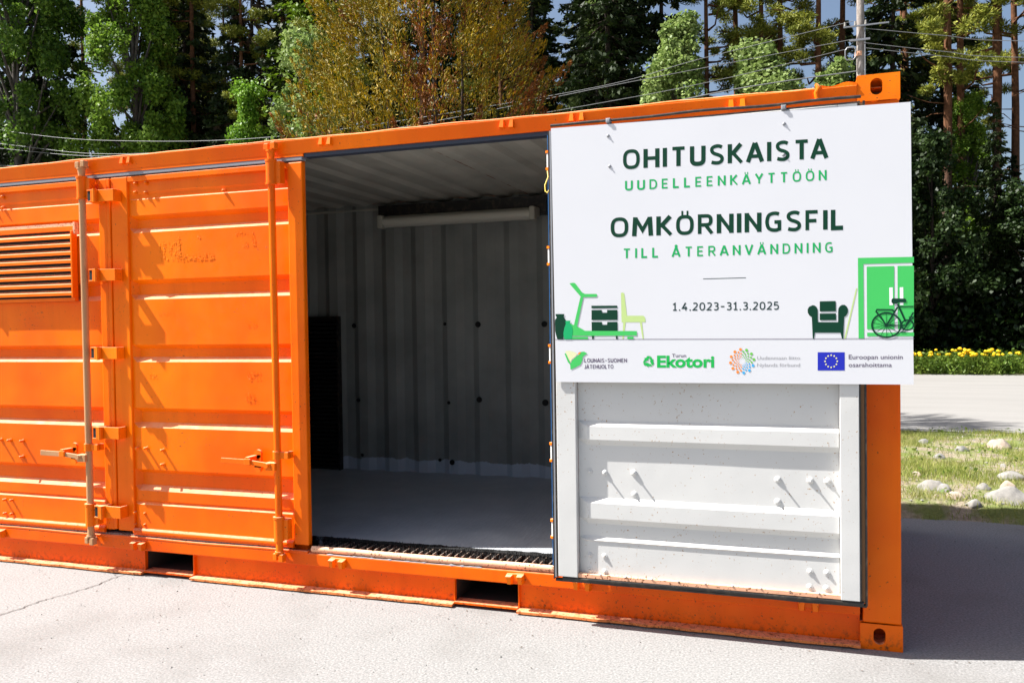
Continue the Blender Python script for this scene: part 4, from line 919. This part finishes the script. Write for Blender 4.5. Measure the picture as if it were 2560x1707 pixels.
# ================================================================== TREES
def trunk(name, t, h, r0, r1, mat, lean=(0,0), z0=0, base=(0,0)):
    mb = M(); n = 9; a = random.uniform(0,6)
    mb.path([(base[0]+lean[0]*k/n+.05*math.sin(k*.9+a)*r0*4, base[1]+lean[1]*k/n+.05*math.cos(k*1.1+a)*r0*4, z0+h*k/n) for k in range(n+1)], [r0+(r1-r0)*k/n + (.25*r0 if k == 0 else 0) for k in range(n+1)], 10)
    return obj(name, mb, mat, t)
def broadleaf(name, h, env, nclu, nleaf, leaf, mat, bmat, label, r0=.14, hang=.35, group=None, z0=.12, clr=.42):
    """env(t)-> crown radius at height fraction t"""
    t = empty(name, (0,0,0), label, 'tree', group); trunk('trunk', t, h*.93, r0, .02, bmat)
    C_, lim = [], M()
    for _ in range(nclu):
        u = z0 + (1-z0)*random.random()**.9; R_ = env(u); a = random.uniform(0, 2*math.pi); r = R_*(random.random()**.42)
        C_.append((r*math.cos(a), r*math.sin(a), u*h, .5+.5*random.random()))
    for c in C_[::3]:
        zb = max(.1*h, c[2]-.25*h*random.random()-.3*math.hypot(c[0], c[1])); lim.path([(0,0,zb),(c[0]*.5,c[1]*.5,(zb+c[2])/2+.1),(c[0],c[1],c[2])], [r0*.3,r0*.18,.008], 5)
    obj('limbs', lim, bmat, t)
    c = np.array(C_); idx = rng.integers(0, len(c), nleaf*nclu); rad = clr*c[idx, 3]
    v = rng.normal(size=(len(idx),3)); v /= np.linalg.norm(v,axis=1)[:,None]; v *= (rng.random(len(idx))**.5)[:,None]
    P = c[idx,:3] + v*rad[:,None]*[1,1,.9]; P[:,2] -= hang*rng.random(len(idx))**2*.8
    nn = rng.normal(size=(len(idx),3))+[0,0,.5]+v*.8; up = rng.normal(size=(len(idx),3))*.6+[0,0,-1]
    quads('crown', P, nn, leaf*rng.uniform(.6,1.25,len(idx)), .72, mat, t, up=up)
    return t
def conifer(name, h, rbase, mat, bmat, label, nwh=34, per=9, ntw=42, leaf=.22, droop=.35, z0=.06, r0=.16, group=None, power=.9, cat='tree', hang=.25, sparse=1.0):
    t = empty(name, (0,0,0), label, cat, group); trunk('trunk', t, h*.98, r0, .015, bmat); br = M(); P, U, N, S = [], [], [], []
    for w in range(nwh):
        u = z0+(1-z0)*(w+random.random()*.6)/nwh; R_ = rbase*(1-u)**power+.12
        for k in range(per):
            if random.random() > sparse: continue
            a = random.uniform(0, 2*math.pi); L_ = R_*random.uniform(.65,1.12); dx, dy = math.cos(a), math.sin(a); zz = u*h
            tip = (dx*L_, dy*L_, zz - droop*L_ + .12*L_); mid = (dx*L_*.55, dy*L_*.55, zz-droop*L_*.65)
            br.path([(0,0,zz), mid, tip], [.02+.012*L_,.012+.006*L_,.004], 4)
            m_ = max(8, int(ntw*L_/rbase)); s_ = np.sqrt(rng.random(m_)); side = rng.normal(size=m_)*.16*L_*(1.15-s_)
            p0 = np.stack([dx*L_*s_-dy*side, dy*L_*s_+dx*side, zz-droop*L_*s_*1.05+.12*L_*s_**3-hang*rng.random(m_)**2*.8], 1)
            P.append(p0); U.append(np.stack([dx-dy*np.sign(side)*.7, dy+dx*np.sign(side)*.7, np.full(m_,-.35)-rng.random(m_)*hang*4], 1)); N.append(rng.normal(size=(m_,3))*.7+[0,0,.8]); S.append(np.full(m_, leaf)*rng.uniform(.5,1.2,m_))
    obj('branches', br, bmat, t)
    quads('crown', np.concatenate(P), np.concatenate(N), np.concatenate(S), .42, mat, t, up=np.concatenate(U)); return t
def pine(name, h, c0, label, nb=34, spread=2.2, nn_=260, leaf=.16, r0=.15, group=None, sparse_low=10):
    """bare orange trunk, crown of flat needle tufts on crooked limbs from fraction c0 up"""
    t = empty(name, (0,0,0), label, 'tree', group); trunk('trunk', t, h, r0, .04, B_PINE, (random.uniform(-.3,.3), 0)); br = M(); P, U, N = [], [], []
    for k in range(nb):
        u = c0+(1-c0)*(k+random.random())/nb; a = random.uniform(0,2*math.pi); L_ = spread*(.45+.6*random.random())*(1-.55*(u-c0)/(1-c0))
        zz = u*h; dx, dy = math.cos(a), math.sin(a); lift = random.uniform(-.1,.5)*L_
        q = [(0,0,zz),(dx*L_*.45,dy*L_*.45,zz+lift*.2-.1),(dx*L_*.8+.1,dy*L_*.8,zz+lift*.7),(dx*L_,dy*L_,zz+lift)]; br.path(q, [.045,.03,.018,.008], 5)
        for _ in range(4):
            f = random.uniform(.5,1.05); c = Vector((dx*L_*f, dy*L_*f, zz+lift*f))+Vector((random.gauss(0,.30),random.gauss(0,.30),random.gauss(0,.12)))
            m_ = nn_//6*3; v = rng.normal(size=(m_,3)); v /= np.linalg.norm(v,axis=1)[:,None]; r_ = random.uniform(.22,.42)
            p0 = np.array(c)+v*r_*(rng.random(m_)**.5)[:,None]*[1,1,.6]; P.append(p0); U.append(v+[0,0,.35]); N.append(rng.normal(size=(m_,3)))
    for _ in range(sparse_low):                                 # dead snags below the crown
        zz = h*random.uniform(.18, c0); a = random.uniform(0,6.3); L_ = random.uniform(.5,1.5); br.path([(0,0,zz),(math.cos(a)*L_*.5,math.sin(a)*L_*.5,zz+.05),(math.cos(a)*L_,math.sin(a)*L_,zz+random.uniform(-.3,.3))], [.022,.014,.005], 4)
    obj('limbs', br, B_PINE, t)
    P = np.concatenate(P); quads('crown', P, np.concatenate(N), leaf*rng.uniform(.6,1.2,len(P)), .22, L_PINE, t, up=np.concatenate(U)); return t
def push(x, y, sc):
    if 12 < y < 21.2: f = (21.4 - CY + (y-14)*.5)/(y-CY); return CX+(x-CX)*f, CY+(y-CY)*f, (tuple(q*f for q in sc) if hasattr(sc,'__len__') else sc*f)
    return x, y, sc
CX, CY = -.42, -4.14                                          # trees spread outwards from the middle of the yard
def put(t, x, y, rz=None, sc=1, z=.3):
    x, y, sc = push(x, y, sc); t.location = (x, y, z); t.rotation_euler = (0,0,random.uniform(0,6.28) if rz is None else rz); t.scale = (sc,sc,sc) if not hasattr(sc,'__len__') else sc; return t
CX, CY = -.42, -4.14
# -- left group
put(broadleaf('birch_tree', 14.5, lambda u: 2.1*(1-abs(u-.38)**1.6*1.3) if u < .95 else .5, 230, 330, .105, L_DARK, B_GREY, 'tall dark-green birch filling the left edge of the picture', .18, .5), -21.2, 14.0)
b2 = put(broadleaf('birch_tree', 13.0, lambda u: 2.1*max(.15, 1-max(0,u-.25)*1.05), 200, 330, .105, L_BIRCH, B_GREY, 'broad mid-green birch rising between the left birch and the dead spruce', .17, .6), -18.2, 15.2)
put(broadleaf('young_birch', 7.0, lambda u: 1.15*max(.2, 1-max(0,u-.2)*1.15), 80, 300, .08, L_BRIGHT, B_GREY, 'small bright-green young birch in front of the dark spruces', .07, .3, clr=.34), -13.55, 14.0)
put(broadleaf('willow_tree', 8.4, lambda u: 1.5*max(.25, 1-max(0,u-.3)*1.1), 85, 190, .11, L_WILLOW, B_GREY, 'pale silvery willow just left of the russet thuja', .08, .4, clr=.34), -9.3, 9.8, sc=.82)
put(conifer('dead_spruce', 15, 2.4, L_DEAD, B_GREY, 'dead spruce with grey trunk and hanging brown twigs behind the young birch', 34, 6, 42, .28, .7, .2, .14, hang=.6), -17.0, 19.0)
put(conifer('spruce_tree', 14, 2.6, L_SPRUCEB, B_DARK, 'bright fresh-green spruce beside the upper left of the thuja', 40, 11, 95, .20, .25, .04, hang=.3), -13.2, 16.6)
# -- the thuja: layered upright sprays, yellow outside, russet patches
def thuja():
    t = empty('thuja', (0,0,0), 'huge yellow-green and russet thuja rising right behind the container roof', 'tree')
    for b in ((0,0),(.5,.2),(-.55,.1)): trunk('trunk', t, 7.2 if b == (0,0) else 5.5, .07, .02, B_DARK, (b[0]*.8, b[1]), base=b)
    P, U, N, S, Cc = [], [], [], [], []
    for _ in range(1500):
        u = random.random()**.85; zz = .3+u*7.6; R_ = 2.1*max(.22, 1-max(0,u-.45)*.9)*(1+.22*mn.noise(Vector((u*6,3,1)))); a = random.uniform(0,2*math.pi)
        R_ *= 1+.42*mn.noise(Vector((math.cos(a)*2.2, math.sin(a)*2.2, zz*1.1))); r = R_*(random.random()**.24)
        c = np.array([r*math.cos(a), r*math.sin(a), zz]); d = np.array([math.cos(a)*.75, math.sin(a)*.75, .75]); L_ = random.uniform(.35,.75)
        m_ = 105; s_ = rng.random(m_)**.7; wd = rng.normal(size=(m_,3)); wd /= np.linalg.norm(wd,axis=1)[:,None]
        P.append(c + d*L_*s_[:,None] + wd*(.17*(1.12-s_))[:,None]); U.append(d+wd*.45); N.append(rng.normal(size=(m_,3))); S.append(rng.uniform(.045,.095,m_)); Cc.append(np.full(m_, mn.noise(Vector((c[0]*.9,c[1]*.9,c[2]*.8)))))
    P, U, N, S, Cc = map(np.concatenate, (P, U, N, S, Cc)); k = Cc + rng.normal(size=len(Cc))*.10 > .17
    quads('crown', P[~k], N[~k], S[~k], .24, L_THUJA, t, up=U[~k]); quads('russet_sprays', P[k], N[k], S[k], .32, L_THUJAR, t, up=U[k]); return t
put(thuja(), -5.15, 6.6, rz=1.0, z=.1, sc=(.76,.78,1))
# -- willows behind the sign
w1 = broadleaf('willow_tree', 9.4, lambda u: 1.6*max(.25, 1-max(0,u-.3)*1.15), 110, 260, .11, L_WILLOW, B_GREY, 'leafy willow just right of the thuja, wires crossing it', .09, .4, clr=.40)
put(w1, -6.2, 20.9, sc=(1.1,1.1,1.12))
def cp(src, x, y, label, sc=1, z=.3, cat='tree', group=None, rz=None):
    x, y, sc = push(x, y, sc); o = copy_tree(src, (x, y, z), random.uniform(0,6.28) if rz is None else rz, sc); o['label'] = label; o['category'] = cat
    if group: o['group'] = group
    elif 'group' in o: del o['group']
    return o
cp(w1, -3.9, 21.3, 'round-topped willow above the middle of the signboard', (1.35,1.2,1.10))
cp(w1, -1.4, 21.6, 'low wide willow left of the utility pole, over the board top', (1.5,1.1,1.0))
cp(w1, .35, 22.0, 'low willow directly behind the utility pole', (1.0,.9,.92))
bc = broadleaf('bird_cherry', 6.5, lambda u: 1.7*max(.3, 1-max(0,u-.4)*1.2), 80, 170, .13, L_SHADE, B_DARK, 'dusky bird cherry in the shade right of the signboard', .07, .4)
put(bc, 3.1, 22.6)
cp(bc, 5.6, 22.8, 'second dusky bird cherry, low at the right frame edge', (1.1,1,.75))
cp(w1, 2.6, 25.5, 'sunlit willow top just right of the corner casting, over the bird cherry', (.7,.7,.80))
cp(b2, 4.4, 25, 'sunlit broadleaf tree between the dark pine trunks at the right', (.7,.7,.62))
cp(b2, -22.5, 21, 'green birch behind the left birch', (.9,.9,.85))
# -- pines
pA = pine('pine_tree', 17, .44, 'x', 22, 2.2, 520); pB = pine('pine_tree', 18.5, .50, 'x', 20, 2.5, 520, r0=.17)
PX = [(pA,-3.35,25.5,.95,'grey-trunked pine left of the sky gap above the signboard'), (pB,-2.55,27.0,1.0,'pine with its tufts over the board date of sky, second from the sky gap'),
 (pA,-1.75,26.0,1.0,'orange-barked pine centred above the right half of the signboard'), (pB,-1.05,27.5,.97,'pine close beside the orange-barked one'),
 (pA,.05,25.0,1.0,'leaning russet-trunked pine left of the utility pole'), (pB,1.0,27.5,1.0,'pine crown behind the top of the utility pole'),
 (pB,3.75,24.3,1.0,'first dark pine trunk right of the container corner'), (pA,4.25,24.8,1.03,'second dark pine trunk right of the container corner'),
 (pB,5.15,25.0,1.0,'third dark pine trunk with orange bark patches at the right'), (pA,6.05,24.0,1.05,'tall dark pine near the right frame edge, bare side branches'),
 (pA,-20.2,23.0,.95,'pine behind the gap between the two left birches'), (pB,-16.8,20.5,.9,'brown-barked pine right of the broad birch'),
 (pA,-15.1,22.0,.95,'pine with thin orange trunk behind the dead spruce'), (pB,-12.6,22.5,1.0,'pine behind the fresh-green spruce'), (pA,-19.2,18.8,.9,'pine with yellowish tufts just behind the broad birch')]
for i, (src, x, y, sc, lab) in enumerate(PX):
    if lab.startswith('pine with its tufts over'): lab = 'tufted pine over the lettering, second from the sky gap'
    if 'x' == src['label']: put(src, x, y, sc=sc); src['label'] = lab
    else: cp(src, x, y, lab, sc)
# -- spruces: dark mass
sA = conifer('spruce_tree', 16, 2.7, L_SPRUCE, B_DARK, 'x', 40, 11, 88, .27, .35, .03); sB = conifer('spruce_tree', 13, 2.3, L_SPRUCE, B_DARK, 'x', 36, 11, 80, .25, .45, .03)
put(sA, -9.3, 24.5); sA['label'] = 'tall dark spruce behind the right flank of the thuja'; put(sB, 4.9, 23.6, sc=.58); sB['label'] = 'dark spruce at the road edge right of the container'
SP = [(-6.4,23.6,1.12,sA,'dark thick-trunked spruce between the two left willows'), (-4.9,25.0,1.1,sA,'dark spruce behind the round-topped willow'), (-7.8,26.5,1.1,sA,'dark spruce behind the first willow'),
 (2.35,25.4,1.0,sA,'dark spruce just right of the utility pole'), (4.1,27.6,.95,sA,'dark spruce behind the first two dark pine trunks'), (6.9,23.4,.58,sB,'dark spruce at the right frame edge'),
 (6.0,26.8,.5,sB,'short dark spruce behind the tall right pine'), (-11.3,19.8,1.0,sA,'dark spruce between the fresh-green spruce and the thuja'), (-14.6,18.0,.95,sA,'dark spruce behind the young birch'),
 (-16.2,17.0,.85,sB,'dark spruce left of the young birch'), (-19.8,19.3,.95,sA,'dark spruce between the two left birches'), (-23.6,17.0,1.0,sA,'dark spruce at the left frame edge')]
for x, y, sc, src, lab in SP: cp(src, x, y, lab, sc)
lab = 'dark conifer deep in the wood behind the front trees'
random.seed(21)
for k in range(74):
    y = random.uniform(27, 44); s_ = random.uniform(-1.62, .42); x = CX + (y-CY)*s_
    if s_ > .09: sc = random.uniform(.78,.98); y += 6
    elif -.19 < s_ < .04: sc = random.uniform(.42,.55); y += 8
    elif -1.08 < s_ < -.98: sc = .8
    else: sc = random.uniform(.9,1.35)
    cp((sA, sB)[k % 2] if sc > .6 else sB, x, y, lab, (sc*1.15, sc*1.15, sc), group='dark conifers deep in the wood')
for k in range(16):
    y = random.uniform(26, 36); s_ = random.choice([random.uniform(-1.3,-.15), random.uniform(.1,.4)]); x = CX + (y-CY)*s_
    cp((pA, pB)[k % 2], x, y, 'slim pine deep in the wood among dark conifers', random.uniform(.95,1.2), group='slim pines deep in the wood')
# -- undergrowth along the edge of the wood
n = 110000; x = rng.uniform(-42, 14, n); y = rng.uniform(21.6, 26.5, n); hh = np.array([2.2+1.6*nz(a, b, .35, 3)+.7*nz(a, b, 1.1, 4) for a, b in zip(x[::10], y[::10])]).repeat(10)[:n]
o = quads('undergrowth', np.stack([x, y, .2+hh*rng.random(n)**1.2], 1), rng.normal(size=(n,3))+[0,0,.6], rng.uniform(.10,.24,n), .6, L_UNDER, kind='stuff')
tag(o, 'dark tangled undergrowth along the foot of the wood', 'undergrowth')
fproto = None
